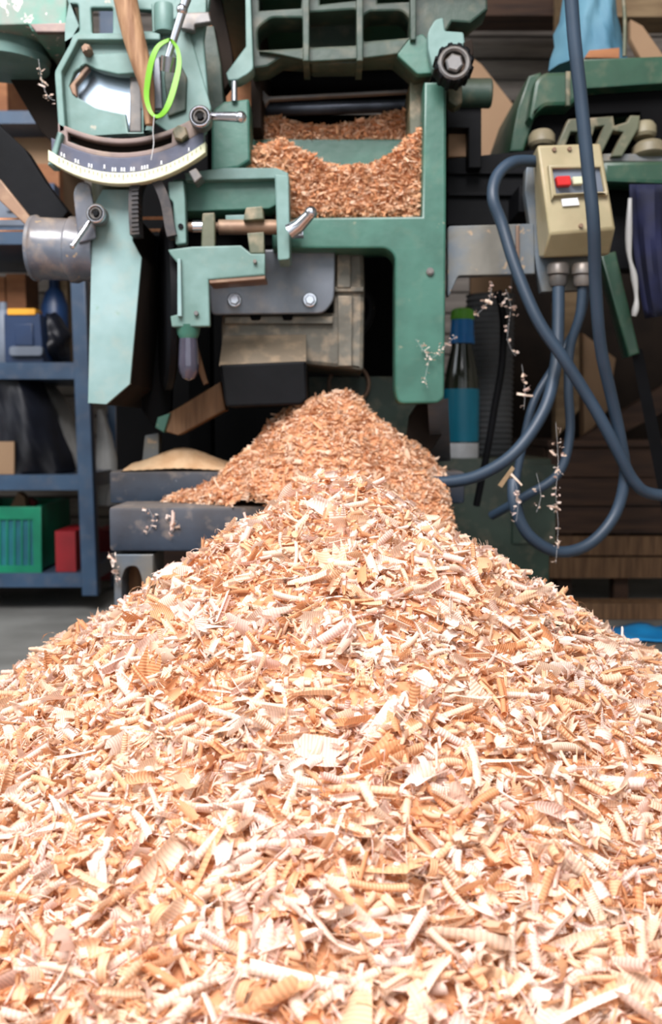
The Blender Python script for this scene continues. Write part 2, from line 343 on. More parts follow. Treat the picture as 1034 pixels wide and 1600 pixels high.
def chip_object(name, data, material, parent=None, body=None, **kw):
    V, Q, T_, U = data; faces = Q; nb = 0; mi = np.zeros(len(Q), int)
    if body is not None:
        bv, bq = body; faces = np.concatenate([Q, bq + len(V)]); V = np.concatenate([V, bv]); nb = len(bv)
        T_ = np.concatenate([T_, np.full(nb, .2)]); U = np.concatenate([U, np.zeros((nb, 3))]); mi = np.concatenate([mi, np.ones(len(bq), int)])
    org = np.array(ORG[parent.name]) if parent is not None else np.array([(V[:, 0].min() + V[:, 0].max()) / 2, (V[:, 1].min() + V[:, 1].max()) / 2, V[:, 2].min()])
    me = bpy.data.meshes.new(name); me.vertices.add(len(V)); me.vertices.foreach_set('co', (V - org).astype(np.float32).ravel())
    me.loops.add(faces.size); me.loops.foreach_set('vertex_index', faces.astype(np.int32).ravel())
    me.polygons.add(len(faces)); me.polygons.foreach_set('loop_start', np.arange(0, faces.size, 4, dtype=np.int32))
    me.polygons.foreach_set('use_smooth', np.ones(len(faces), bool))
    me.materials.append(material); me.materials.append(bodym); me.polygons.foreach_set('material_index', mi.astype(np.int32))
    me.attributes.new('tint', 'FLOAT', 'POINT').data.foreach_set('value', T_.astype(np.float32))
    me.attributes.new('cuv', 'FLOAT_VECTOR', 'POINT').data.foreach_set('vector', U.astype(np.float32).ravel())
    me.update(calc_edges=True); me.validate()
    o = bpy.data.objects.new(name, me); col.objects.link(o)
    if parent is not None: o.parent = parent
    else: o.location = org
    ORG[o.name] = Vector(org)
    return tag(o, **kw)
def grid(fn, x0, x1, y0, y1, n, m):
    xs = np.linspace(x0, x1, n); ys = np.linspace(y0, y1, m); X, Y = np.meshgrid(xs, ys)
    Z = fn(X, Y); V = np.stack([X.ravel(), Y.ravel(), Z.ravel()], 1)
    i, j = np.meshgrid(np.arange(n - 1), np.arange(m - 1)); a = (j * n + i).ravel()
    return V, np.stack([a, a + 1, a + n + 1, a + n], 1)
def hf_normals(fn, x, y, e=.01):
    dx = (fn(x + e, y) - fn(x - e, y)) / (2 * e); dy = (fn(x, y + e) - fn(x, y - e)) / (2 * e)
    return np.stack([-dx, -dy, np.ones_like(dx)], 1)
def inpoly(x, y, poly):
    r = np.zeros(len(x), bool); n = len(poly)
    for i in range(n):
        (x1, y1), (x2, y2) = poly[i], poly[(i + 1) % n]
        c = ((y1 > y) != (y2 > y)) & (x < (x2 - x1) * (y - y1) / (y2 - y1 + 1e-9) + x1); r ^= c
    return r

# ================================================================== THE SETTING
FLOOR = obj('floor', gcube((-1.9, -2.2, -.1), (2.0, 3.0, 0)), concrete, smooth=False, kind='structure')
obj('wall_left', gcube((-2.0, -2.2, 0), (-1.9, 3.0, 2.5)), plaster, smooth=False, kind='structure')
obj('wall_right', gcube((2.0, -2.2, 0), (2.1, 3.0, 2.5)), plaster, smooth=False, kind='structure')
obj('ceiling', gcube((-2.0, -2.2, 2.5), (2.1, 3.1, 2.6)), plaster, smooth=False, kind='structure')
WB = obj('wall_back', gcube((-2.0, 3.0, 0), (2.1, 3.1, 2.5)), brownd, smooth=False, kind='structure')
pm = None
for k in range(36):
    z = .002 + k * .0625
    if pm is None:
        pl = obj('plank', gcube((-1.89, 2.975, z), (1.99, 2.999, z + .056)), plankm, WB, smooth=False); pm = pl; z00 = z
    else:
        pl = pm.copy(); col.objects.link(pl); pl.parent = WB; pl.location = (0, random.uniform(-.004, .004), z - z00)

# ================================================================== BACKGROUND LEFT: shelving and what it carries
YS = 2.05
def ztop(py, Y): return P(517, py, Y).z
SH = thing('metal_shelving', 'blue-grey metal shelving unit at the left, loaded with boxes and bags', 'shelving', (P(60, 900, YS).x, YS + .15, 0))
xr0, xr1 = P(113, 700, YS).x, P(139, 700, YS).x
obj('post', gplate([(108, 380), (130, 380), (152, 931), (128, 931)], YS, .035), shelfm, SH)
obj('post', gcube((xr0, YS + .33, .002), (xr1, YS + .365, 1.5)), shelfm, SH, smooth=False)
obj('post', gcube((-1.15, YS, .002), (-1.115, YS + .035, 1.5)), shelfm, SH, smooth=False)
SHELFZ = {}
for y0, y1, nm in ((172, 192, 'a'), (236, 250, 'b'), (354, 381, 'c'), (566, 592, 'd'), (742, 766, 'e'), (896, 918, 'f')):
    if nm == 'b': continue
    z1, z0 = ztop(y0, YS), ztop(y1, YS); SHELFZ[nm] = z1
    obj('shelf', gcube((-1.13, YS + .004, max(z0, .004)), (xr0 + .02, YS + .36, z1)), shelfm, SH, smooth=False)
def onshelf(nm, name, label, cat, x0, x1, ytop, m, d=.2, dy=.04, r=.0, Y=None):
    Yf = (Y or YS) + dy; a = P(x0, 600, Yf).x; b = P(x1, 600, Yf).x; z = SHELFZ[nm] + .001
    zt = P(517, ytop, Yf).z
    return obj(name, gcube((a, Yf, z), (b, Yf + d, zt)), m, smooth=False, label=label, cat=cat)
# top: cardboard and wood on the upper shelf; tan box on middle
t = onshelf('c', 'cardboard_box', 'tan cardboard box behind the black braces on the upper left shelf', 'box', 0, 104, 198, tan, d=.2, dy=.10)
onshelf('c', 'wooden_offcut', 'orange wooden offcut on the upper left shelf in front of the tan box', 'wood', 62, 100, 256, orangewood, d=.03, dy=.05)
onshelf('a', 'wooden_block', 'orange-brown wooden block on the topmost left shelf', 'wood', -30, 24, 112, orangewood)
obj('tool_case', [gbox(-40, 300, 44, 353, YS + .03, .05, r=4), gbox(10, 312, 30, 330, YS + .022, .008)], greyp, label='grey plastic tool case at the left edge on the upper shelf', cat='case')
onshelf('c', 'blue_tin', 'small blue tin on the upper left shelf below the tan box', 'tin', 60, 92, 286, bluep, d=.04, dy=.005)
# row between 381 and 566
zd = SHELFZ['d']
def atd(px, py, Y): return P(px, py, Y)
DR = thing('plastic_organizer', 'navy plastic tool holder with a yellow top edge on the middle left shelf', 'tool holder', (P(38, 560, YS + .06).x, YS + .06, zd + .001))
Yb = YS + .03
obj('case', gplate([(6, 490), (62, 490), (68, 566.5), (8, 566.5)], Yb, .12, r=3), bluep, DR)
obj('top_edge', gbox(11, 482, 55, 492, Yb - .004, .05, r=2), yellow, DR, label='yellow top edge')
obj('front_panel', gplate([(22, 506), (50, 506), (52, 540), (24, 540)], Yb - .006, .008), bluep, DR)
obj('handle', gbox(14, 541, 66, 556, Yb - .016, .016, r=6), greyp, DR, label='grey handle')
for k, (a, b, h, m) in enumerate(((-22, 12, 432, orangewood), (14, 44, 428, orangewood), (96, 108, 436, ltwood))):
    onshelf('d', 'wood_block', ['thick wooden block at the left edge behind the navy tool holder', 'orange wooden block standing behind the yellow-edged tool holder', 'narrow pale wooden block beside the shelf post'][k], 'wood', a, b, h, m, d=.1, dy=.20)
r_ = M(9, YS)
q = P(-2, 566, YS + .05)
obj('spray_can', glathe([(r_ * 1.6, 0), (r_ * 1.7, .004), (r_ * 1.7, .10), (r_ * 1.2, .118), (r_ * .7, .12), (r_ * .7, .135)], Vector((q.x, YS + .09, zd + .001)), (0, 0, 1)), greyp, label='pale grey can at the far left edge of the middle shelf', cat='can')
q = P(80, 566, YS + .15)
obj('blue_bottle', glathe([(.030, 0), (.032, .004), (.030, .14), (.020, .17), (.012, .18), (.012, .205)], Vector((q.x, YS + .19, zd + .001)), (0, 0, 1)), bluep, label='dark blue bottle behind the black bag on the middle shelf', cat='bottle')
def blob(name, c, rad, m, seed, label, cat, sx=1, sy=1, sz=1, amp=.18, zmin=None, n=18):
    V, Fc = gball(c, rad, sx, sy, sz, n); rs = random.Random(seed); ph = [rs.uniform(0, 6) for _ in range(9)]
    out = []
    for v in V:
        d = v - c; a = 1 + amp * (math.sin(d.x / rad * 4 + ph[0]) * math.sin(d.z / rad * 5 + ph[1]) + .5 * math.sin(d.x / rad * 11 + d.z / rad * 7 + ph[2]) * math.cos(d.y / rad * 8 + ph[3]))
        p = c + d * a
        if zmin is not None and p.z < zmin: p.z = zmin
        out.append(p)
    return obj(name, (out, Fc), m, label=label, cat=cat, angle=60)
q = P(84, 522, YS + .12); blob('black_bag', Vector((q.x, YS + .12, zd + .055)), .048, bagblack, 3, 'round black bag beside the navy tool holder', 'bag', zmin=zd + .001, sx=.7, sz=1.15)
ze = SHELFZ['e']
# black sack with white bag on the shelf at 742
Yq = YS + .02
V = []; 
def sack(name, outline, Y, d, m, label, cat, seed):
    # puffed sack: grid between outline left/right edges
    rs = random.Random(seed); n = len(outline); nu = 14; V = []; Fc = []
    for side in (-1, 1):
        for (y, xl, xr) in outline:
            for k in range(nu + 1):
                u = k / nu; pq = P(xl + (xr - xl) * u, y, Y)
                prof = math.sqrt(max(0, 1 - (2 * u - 1) ** 2)); fold = .12 * math.sin(u * 17 + y * .03 + seed) + .08 * math.sin(u * 31 - y * .07)
                V.append(Vector((pq.x, Y + d / 2 + side * d / 2 * prof * (1 + fold), pq.z)))
    W = nu + 1
    for s_ in range(2):
        b = s_ * n * W
        for i in range(n - 1):
            for k in range(nu): Fc.append((b + i * W + k, b + i * W + k + 1, b + (i + 1) * W + k + 1, b + (i + 1) * W + k))
    for row in (0, n - 1):
        for k in range(nu): Fc.append((row * W + k, row * W + k + 1, n * W + row * W + k + 1, n * W + row * W + k))
    return obj(name, (V, Fc), m, label=label, cat=cat, angle=70)
sack('black_sack', [(y, -60 + 4 * math.sin(y * .05), x) for y, x in ((594, 52), (620, 62), (650, 74), (680, 84), (710, 98), (735, 105), (741.5, 100))], Yq, .15, bagblack, 'large crumpled black plastic sack on the lower left shelf', 'bag', 1)
sack('white_bag', [(y, a, b) for y, a, b in ((594, 56, 62), (620, 62, 86), (650, 70, 104), (680, 80, 114), (710, 92, 122), (735, 100, 124), (741.5, 62, 124))], Yq + .155, .12, bagwhite, 'grey-white plastic bag behind the black sack on the lower left shelf', 'bag', 2)
obj('paper_carton', gbox(-20, 690, 22, 741.5, YS + .006, .012), tan, label='small tan carton in front of the black sack at the left edge', cat='box')
zf = SHELFZ['f']
CR = thing('plastic_crate', 'bright green plastic crate on the bottom left shelf', 'crate', (P(20, 890, YS).x, YS + .1, zf + .001))
yb = 895.5
obj('crate_frame', gplate([(-60, 792), (64, 792), (65, yb), (-60, yb)], YS + .01, .012, holes=[[(-50, 812), (50, 812), (52, 884), (-50, 884)]]), crateg, CR)
obj('front_panel', gplate([(-52, 810), (52, 810), (54, 886), (-52, 886)], YS + .016, .004), crateb, CR, label='teal front panel')
for k in range(9): obj('slat', gbox(-48 + k * 11.5, 812, -45.5 + k * 11.5, 884, YS + .012, .004, bev=.0005), crateg, CR)
a = P(-60, 800, YS + .022); b_ = P(65, 895, YS + .022)
obj('side_wall', [gcube((b_.x - .006, YS + .023, zf + .002), (b_.x, YS + .26, P(0, 792, YS).z)), gcube((a.x, YS + .023, zf + .002), (a.x + .006, YS + .26, P(0, 792, YS).z)), gcube((a.x, YS + .254, zf + .002), (b_.x, YS + .26, P(0, 792, YS).z)), gcube((a.x, YS + .023, zf + .002), (b_.x, YS + .26, zf + .006))], crateg, CR, smooth=False)
obj('paper_bag', gplate([(12, 840), (14, 795), (28, 768), (38, 776), (42, 800), (44, 840)], YS + .12, .03, r=3), tan, label='crumpled tan paper packet poking out of the green crate', cat='packet')
obj('red_packet', gplate([(34, 842), (44, 778), (56, 784), (50, 800), (48, 842)], YS + .16, .02, r=3), redbox, label='small red packet poking out of the green crate', cat='packet')
onshelf('f', 'red_box', 'dark red box on the bottom shelf left of the post', 'box', 80, 112, 830, redbox, d=.16, dy=.02)
onshelf('f', 'red_carton', 'slim dark red carton at the bottom shelf close behind the post', 'box', 113, 133, 828, redbox, d=.1, dy=.08)
# things behind, right of the post
obj('red_tool_case', gcube((P(150, 860, 2.5).x, 2.5, .001), (P(182, 860, 2.5).x, 2.62, P(0, 828, 2.5).z)), redbox, smooth=False, label='dull red case on the floor right of the shelf post', cat='case')
def upright(name, x0, x1, yt, Y, d, m, label, cat, lean=0):
    a = P(x0, 700, Y).x; b = P(x1, 700, Y).x; zt = P(517, yt, Y).z
    V, Fc = gcube((a, Y, .001), (b, Y + d, zt)); V = [Vector((v.x + lean * v.z, v.y, v.z)) for v in V]
    return obj(name, (V, Fc), m, smooth=False, label=label, cat=cat)
upright('timber_board', 182, 209, 560, 2.35, .03, ltwood, 'pale upright timber board between shelving and machine', 'board')
upright('dark_board', 209, 330, 600, 2.42, .03, darkwood, 'dark red-brown board standing behind the pale upright board', 'board')
upright('narrow_board', 131, 141, 380, 2.45, .03, orangewood, 'thin upright wooden strip behind the shelf post', 'board')
upright('metal_tube', 366, 382, 672, 2.2, .02, dull, 'thin upright metal tube behind the sawdust heap', 'tube')
obj('display_tin', [gcube((P(355, 700, 1.95).x, 1.95, .001), (P(394, 700, 1.95).x, 2.02, P(0, 692, 1.95).z))], greyp, smooth=False, label='grey-green tin standing behind the sawdust heap', cat='tin')
sack('grey_bag', [(640, 150, 158), (680, 148, 172), (720, 146, 180), (760, 146, 184), (790, 148, 180)], 2.32, .04, bagwhite, 'pale crumpled bag hanging right of the shelf post', 'bag', 5)
bpy.data.objects['grey_bag'].location.z += 0

# ================================================================== THE PLANING MACHINE
YM = 1.30
MA = thing('planing_machine', 'green cast planer-thicknesser machine with tilt quadrant, motor and black base beams', 'machine', (0, 1.45, 0))
def part(name, geos, m, parent=None, **k): return obj(name, geos, m, parent or MA, **k)
# main frame: right leg with cross beam
part('main_frame', gplate([(663, 128), (697, 128, 2), (697, 330), (694, 622, 10), (684, 630, 12), (622, 631, 14), (617, 610, 10), (617, 400, 14), (604, 388, 12), (425, 388), (425, 345), (470, 340), (659, 338), (661, 240)], YM, .055, bev=.003), green)
part('inner_wall', gplate([(640, 125, 3), (663, 122), (663, 345), (640, 345)], YM + .056, .30), olive)
part('bolt', [gdisc(672, 424, YM - .004, 6, .006), gdisc(672, 424, YM - .006, 3.5, .004)], dull)
# added black sheet behind the frame, stands in for the unlit inside of the bay
part('dark_backing', [gcube((P(180, 0, 1.9).x, 1.84, .32), (P(690, 0, 1.9).x, 1.86, .98))], voidm, smooth=False)
part('bed_table', gplate([(392, 217), (648, 217), (648, 262), (392, 262)], YM + .12, .32, bev=.003), green)
part('bay_floor', gplate([(440, 336), (664, 336), (664, 346), (440, 346)], YM + .057, .28), green)
# rollers
part('feed_roller', glathe([(.008, 0), (.0095, .004), (.0095, .285), (.008, .289)], P(405, 172, YM + .18), (1, 0, .03), 20), steelb)
part('guard_bar', gplate([(398, 143), (412, 141), (420, 150), (636, 139), (638, 144), (420, 156), (414, 166), (409, 154), (398, 151)], YM + .10, .012, r=2), dull)
part('cutter_block', glathe([(.030, 0), (.032, .004), (.032, .29), (.030, .294)], P(400, 128, YM + .30), (1, 0, .01), 24), blackp)
# left bay post
part('bay_post', gplate([(332, 172, 6), (350, 158), (389, 154, 3), (391, 250), (372, 262), (330, 268), (330, 200)], YM + .005, .06, bev=.003), green)
part('bay_column', gplate([(306, 40), (334, 40), (345, 100), (350, 170), (330, 175), (312, 120)], YM + .05, .05), deepgreen)
part('adjusting_screw', gtube([(366, 128, YM - .0), (366, 158, YM - .0)], .004, sub=1), chrome)
# table casting with pockets
part('table_casting', gplate([(388, -40), (760, -40), (762, 14), (735, 36), (706, 34), (690, 60), (676, 112, 6), (650, 118, 5), (616, 88, 3), (566, 90), (558, 99, 3), (488, 100, 3), (478, 92), (440, 90), (418, 104), (392, 108)], YM + .02, .05, bev=.003,
     holes=[[(402, 44, 10), (424, 28, 6), (472, 28, 3), (473, 74, 3), (404, 78, 3)], [(482, 20, 4), (556, 15, 4), (558, 70, 4), (484, 73, 4)], [(568, 24, 6), (578, 18, 4), (628, 17, 10), (640, 30, 6), (640, 58, 4), (568, 64, 4)], [(405, -28), (472, -28), (470, 12), (405, 16)], [(500, -28), (556, -28), (556, 0), (500, 6)], [(590, -28), (640, -28), (640, 2), (590, 4)]]), deepgreen)
for a_, b_, c_ in ((473, 483, 95), (557, 567, 95), (641, 650, 62)): part('casting_rib', gbox(a_, -30, b_, c_, YM + .0, .07), deepgreen)
part('pocket_back', gbox(480, 2, 562, 88, YM + .11, .01), deepgreen)
part('table_plate', gcube((P(322, 0, YM).x, YM - .01, .985), (P(760, 0, YM).x, 1.83, 1.0)), green, smooth=False)
part('casting_ledge', gplate([(404, 80), (478, 78), (485, 76), (560, 74), (568, 68), (640, 60), (622, 84), (560, 92), (486, 96), (440, 86)], YM + .012, .01), deepgreen)
part('casting_cheek', gplate([(640, 60), (660, 52), (684, 80), (690, 100), (676, 114), (652, 116), (620, 86)], YM + .008, .014, r=4), green)
# left hanging foot of the table
part('hanging_bracket', gplate([(383, -20), (391, -20), (396, 108, 6), (386, 116), (372, 124), (356, 126, 4), (353, 114), (384, 72)], YM, .03), mint)
part('table_strut', gplate([(318, -20), (342, -20), (362, 80), (366, 118), (350, 140), (342, 90)], YM + .06, .03), brownd)
part('left_rear_wall', gplate([(270, -20), (400, -20), (402, 180), (270, 180)], YM + .35, .02), orangewood, label='orange-brown wooden board behind the casting')
part('side_casting', gplate([(392, 0), (408, 0), (408, 200), (392, 200)], YM + .07, .3), brownd)
# knob and hook
part('hook_bracket', gplate([(669, 78), (668, 50, 8), (680, 30, 8), (692, 27), (695, 48), (724, 50, 4), (726, 66), (724, 102), (690, 112), (676, 108)], YM - .012, .02, r=3), mint)
KN = part('clamp_knob', gdisc(710, 97, YM - .05, 29, .03, seg=96, rin=20, lobes=12, amp=.045), blackp)
part('knob_ring', gdisc(710, 97, YM - .052, 25, .012, rin=17.5), dull, KN)
part('knob_cup', gdisc(710, 97, YM - .035, 19, .02), rusty, KN)
part('knob_bolt', ghex(710, 97, YM - .052, 14, .03), dull, KN)
part('knob_spindle', glathe([(.006, 0), (.006, .05)], P(710, 97, YM - .03), (0, 1, 0), 12), dull)
part('knob_pointer', gplate([(724, 66), (738, 60), (740, 84), (732, 92)], YM - .02, .01), brownd)
# right of the leg
part('small_bracket', gplate([(699, 130, 3), (722, 131, 3), (722, 160), (712, 166), (700, 158)], YM + .03, .03), olive)
part('green_sleeve', glathe([(.018, 0), (.020, .002), (.020, .045), (.018, .047)], P(715, 146, YM + .10), (1, 0, 0), 20), deepgreen)
part('rail_housing', gplate([(698, 248), (836, 234), (836, 352), (698, 352)], YM + .13, .10), blackp)
part('rail_bracket', gplate([(698, 160), (752, 128), (752, 262), (732, 262), (732, 200), (698, 200)], YM + .10, .05), blackp)
part('lower_rail', [gbox(700, 268, 836, 272, YM + .122, .01), gbox(700, 300, 836, 306, YM + .122, .01)], blackp)
part('grey_side_plate', gplate([(699, 353, 6), (834, 349, 3), (836, 428), (716, 431, 4), (702, 462), (699, 462)], YM + .03, .02), worn)
part('plate_joint', gbox(806, 352, 812, 426, YM + .026, .006), rusty)
# casting at upper left: table of the mortiser side
part('side_table', gplate([(-40, -40), (104, -40), (104, 36), (106, 49), (50, 49), (44, 38), (-40, 40)], YM - .02, .12, bev=.002), scuff)
part('side_table_edge', gplate([(46, 37), (104, 35), (107, 50), (56, 50)], YM - .028, .01), pinkmetal)
part('table_boss', glathe([(.058, 0), (.060, .006), (.060, .05), (.064, .056), (.062, .066), (.052, .068)], P(4, 96, YM + .06) + Vector((0, 0, .058)), (0, 0, -1), 40), mint)
part('brace', gplate([(12, 118), (62, 50), (102, 50), (96, 180), (92, 236), (60, 200)], YM + .10, .03), brownd)
part('brace', gplate([(-40, 150), (0, 196), (38, 232), (72, 286), (106, 330), (90, 352), (50, 345), (-40, 260)], YM + .02, .03), blackp)
part('brace_edge', gplate([(-40, 258), (0, 280), (52, 345), (40, 352), (-40, 276)], YM + .012, .02), rusty)  # brownish strip: highlight along the brace's lower edge put into its colour
# ---- tilt quadrant
Q0 = YM - .05
def arcpt(x):                                          # lower edge of the scale as a parabola-like arc
    t = (x - 195) / 125; return 285 - 44 * t * t + (10 * t if t < 0 else 6 * t * 0)
outer = [(113, 52), (120, 40), (105, 0), (104, -20), (330, -20), (318, 60), (326, 160), (322, 205), (300, 226), (255, 240), (180, 244), (128, 232), (97, 216), (90, 190), (85, 112, 6), (100, 86)]
win = [(108, 134), (116, 112, 4), (134, 101, 4), (160, 112), (185, 117), (220, 118), (222, 206), (200, 206), (196, 178), (180, 175), (150, 168), (118, 150)]
QD = part('quadrant_plate', gplate(outer, Q0, .012, bev=.002, holes=[[(110, 6, 4), (122, 6, 4), (124, 48, 3), (104, 60), (104, 40)], [(142, 12, 3), (176, 12, 3), (176, 52, 3), (144, 52, 3)], win, [(221, 170), (240, 170), (240, 206), (221, 206)], [(214, 14), (242, 16), (240, 48), (216, 48)]]), mint)
part('quadrant_rim', [gplate([(118, 52), (240, 50), (250, 52), (250, 62), (122, 62), (112, 82), (96, 112), (98, 150), (102, 205), (92, 208), (85, 112, 6), (100, 84)], Q0 - .014, .016, r=2)], mint)
part('quadrant_web', gplate([(128, 86), (240, 80), (240, 112), (184, 116), (150, 108), (134, 99), (122, 108)], Q0 - .006, .008, r=3), mint)
part('blade_disc', gplate([(112, 130), (134, 96), (225, 96), (225, 205), (112, 205)], Q0 + .022, .004), mirror)
part('window_edge', gplate([(108, 134), (134, 101), (140, 106), (118, 132), (120, 152), (112, 146)], Q0 - .002, .012, r=2), rusty)
part('slide_bar', [gplate([(203, 118), (220, 118), (221, 206), (202, 206)], Q0 + .006, .01), gplate([(219, 130), (232, 130), (232, 170), (219, 170)], Q0 + .004, .01)], dull)
# slotted arc
def ring(x0, x1, yt, yb_, n=18):
    up = [(x0 + (x1 - x0) * k / n, yt(x0 + (x1 - x0) * k / n)) for k in range(n + 1)]
    dn = [(x0 + (x1 - x0) * k / n, yb_(x0 + (x1 - x0) * k / n)) for k in range(n + 1)]
    return up + dn[::-1]
A = lambda x: 284 - 46 * ((x - 192) / 125) ** 2 + (4 * (192 - x) / 115 if x < 192 else 0)      # scale bottom
B = lambda x: 226 - 34 * ((x - 190) / 115) ** 2
part('slotted_arc', gplate(ring(90, 318, lambda x: B(x) - 10, lambda x: B(x) + 22), Q0 - .014, .014, bev=.002, holes=[ring(106, 268, lambda x: B(x) - 1, lambda x: B(x) + 12, 12)]), pinkmetal)
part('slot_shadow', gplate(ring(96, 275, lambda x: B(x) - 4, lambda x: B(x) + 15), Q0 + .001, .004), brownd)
part('scale_plate', gplate(ring(80, 318, lambda x: B(x) + 20, lambda x: A(x) - 11), Q0 - .020, .016, bev=.001), plate_dark)
SE = part('scale_edge', gplate(ring(75, 321, lambda x: A(x) - 14, lambda x: A(x) + 3), Q0 - .026, .016, bev=.001), ivory)
part('rim_side', gplate([(90, 205), (98, 208), (84, 258), (74, 258)], Q0 - .024, .03, r=1), mint)
ticks = []
for k in range(34):
    x = 92 + k * 6.7; h = 9 if k % 5 == 0 else 5
    ticks.append(gplate([(x - .35, A(x) - 12), (x + .35, A(x) - 12), (x + .35, A(x) - 12 + h), (x - .35, A(x) - 12 + h)], Q0 - .0268, .001, bev=0))
part('scale_ticks', ticks, blackp, SE, smooth=False)
marks = []
for x, n in ((98, 2), (120, 2), (141, 2), (163, 1), (178, 2), (192, 2), (207, 2), (226, 3), (252, 1), (295, 1)):
    for j in range(n):
        xx = x + (j - (n - 1) / 2) * 4.2; yy = A(xx) - 19 - (3 if x == 163 else 0)
        marks.append(gplate([(xx - .9, yy - 3.2), (xx + .9, yy - 3.2), (xx + .9, yy + 3.2), (xx - .9, yy + 3.2)], Q0 - .0212, .001, bev=0))
        marks.append(gbox(xx - 1.5, yy + 1.6, xx + 1.5, yy + 3.0, Q0 - .0212, .001, bev=0))
part('scale_marks', marks, whitep, smooth=False)
part('scale_bolt', [gplate([(294, 268), (306, 262), (316, 276), (304, 286)], Q0 - .02, .03, r=2)], dull)
part('arc_nut', ghex(281, 207, Q0 - .03, 12, .02), olive)
part('screw', [ghex(134, 75, Q0 - .02, 8, .014), ghex(134, 75, Q0 - .026, 4.5, .01)], rusty)
part('angled_arm', gplate([(262, 60), (296, 50), (330, 168), (322, 196), (262, 206), (240, 190), (262, 176)], Q0 - .004, .010, r=3), mint)
part('dark_recess', gplate([(262, 60), (292, 120), (290, 172), (262, 182), (256, 120)], Q0 - .010, .008, r=3), deepgreen)
part('top_bracket', gplate([(236, 4, 3), (272, 4, 3), (276, -12), (322, -12), (322, 30, 3), (310, 36), (292, 34), (290, 22), (272, 30), (272, 50), (238, 50)], Q0 - .012, .012), mint)
part('casting_boss', glathe([(.012, 0), (.013, .003), (.013, .03), (.012, .033)], P(256, 8, Q0 - .008), (0, 0, -1), 20), mint)
part('grey_clamp', gplate([(276, 20), (326, 18), (330, 34), (304, 38), (304, 48), (282, 44)], Q0 - .022, .012, r=2), dull)
part('steel_strip', gplate([(240, 92), (250, 86), (254, 170), (238, 172)], Q0 - .018, .006, r=1), bluemetal)
LV = part('locking_lever', [glathe([(.0042, 0), (.0052, .06), (.0062, .072)], P(262, 92, Q0 - .045), P(285, 18, Q0 - .05) - P(262, 92, Q0 - .045), 16), gball(P(284.5, 15, Q0 - .051), .0068), gtube([(264, 88, Q0 - .046), (262, 112, Q0 - .04)], .0095, sub=1, seg=16)], chrome)
def lever(hx, hy, tx, ty, Y, rh=17, rl=7.5):
    a, b = P(hx, hy, Y - .006), P(tx, ty, Y - .02); n = 1
    g = [gdisc(hx, hy, Y - .02, rh, .022, bev=.2), gdisc(hx, hy, Y - .024, rh * .62, .006, rin=rh * .42), ]
    lv = part('clamp_lever', g, dull)
    part('lever_arm', gtubew([a, b], M(rl, Y), sub=1, seg=16, taper=lambda t: .72 + .3 * t), chrome, lv)
    part('lever_tip', gball(b, M(rl, Y) * 1.15), chrome, lv)
    part('lever_screw', ghex(hx, hy, Y - .027, rh * .34, .008), blackp, lv)
    part('hub_ring', gdisc(hx, hy, Y - .026, rh * .95, .006, rin=rh * .68), chrome, lv)
lever(312, 181, 376, 183, Q0 - .025)
# ---- panel and dust port
part('saw_guard_panel', gplate([(146, 322, 8), (160, 296), (205, 296), (207, 376), (221, 402), (203, 600), (166, 632), (137, 630), (142, 420)], YM - .035, .006, bev=.001), pale)
part('guard_body', gplate([(146, 330), (207, 330), (207, 376), (221, 402), (203, 600), (166, 632), (137, 630), (142, 420)], YM - .028, .24), brownd)  # dark brown carries the shade on the unlit side of the box
part('guard_neck', glathe([(.027, 0), (.028, .003), (.028, .05), (.027, .055)], P(177, 272, YM - .0), (0, 0, -1), 24), olive)
pc = P(98, 392, YM)
DP = part('dust_port', glathe([(.036, 0), (.042, .001), (.043, .006), (.040, .010), (.040, .050), (.043, .053), (.043, .060), (.040, .066), (.040, .088)], P(52, 388, YM), (1, -.05, -.05), 40), smoke)
part('port_strap', gplate([(114, 300, 12), (122, 283, 8), (140, 285, 8), (146, 320), (150, 372), (122, 380)], YM - .048, .006, r=3), smoke)
lever(149, 333, 114, 384, YM - .05, rh=15, rl=4.5)
part('ribbed_hose_arch', gband([(210, 366), (208, 330), (209, 296), (218, 273), (230, 268), (246, 286), (258, 316), (264, 350), (268, 368)], YM - .065, .030, .012), rubber)
part('arch_ribs', [gband([(205 + 0, y), (216, y - 1)], YM - .067, .02, .0018) for y in range(290, 366, 7)], rubber)
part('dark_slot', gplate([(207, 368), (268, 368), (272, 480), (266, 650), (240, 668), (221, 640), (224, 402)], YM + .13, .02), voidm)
# ---- carriage
part('carriage_top', gplate([(350, 262), (432, 262), (450, 270), (450, 278), (290, 282), (288, 270)], YM - .03, .10), mint)
part('carriage_box', gplate([(270, 280), (432, 276), (432, 320), (420, 326), (300, 330), (270, 330)], YM - .015, .08), green)
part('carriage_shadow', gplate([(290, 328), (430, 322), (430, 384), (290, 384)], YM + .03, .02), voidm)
part('end_plate', gplate([(429, 272, 2), (451, 274, 4), (453, 405, 5), (434, 407, 4)], YM - .07, .055), mint)
part('left_lug', [gplate([(262, 284), (286, 282), (289, 312), (291, 380), (274, 382), (270, 316), (264, 310)], YM - .055, .02, r=3)], mint)
part('lug_screw', gdisc(282, 353, YM - .058, 4, .005), blackp)
part('slide_rod', glathe([(.006, 0), (.006, .042), (.0095, .043), (.0095, .150)], P(290, 355, YM - .03), (1, 0, .0), 18), rusty)
part('rod_collar', glathe([(.008, 0), (.008, .016)], P(302, 354, YM - .034), (1, 0, 0), 18), chrome)
part('upright_lug', gplate([(316, 333, 2), (335, 332, 2), (336, 388), (314, 388)], YM - .055, .012), olive)
part('stop_block', [gplate([(384, 324, 3), (410, 322, 3), (412, 342), (380, 344)], YM - .05, .03), gplate([(386, 364), (412, 362), (413, 396), (390, 396)], YM - .05, .02)], olive)
part('green_tab', gplate([(352, 336), (384, 335), (384, 345), (352, 346)], YM - .02, .02), mint)
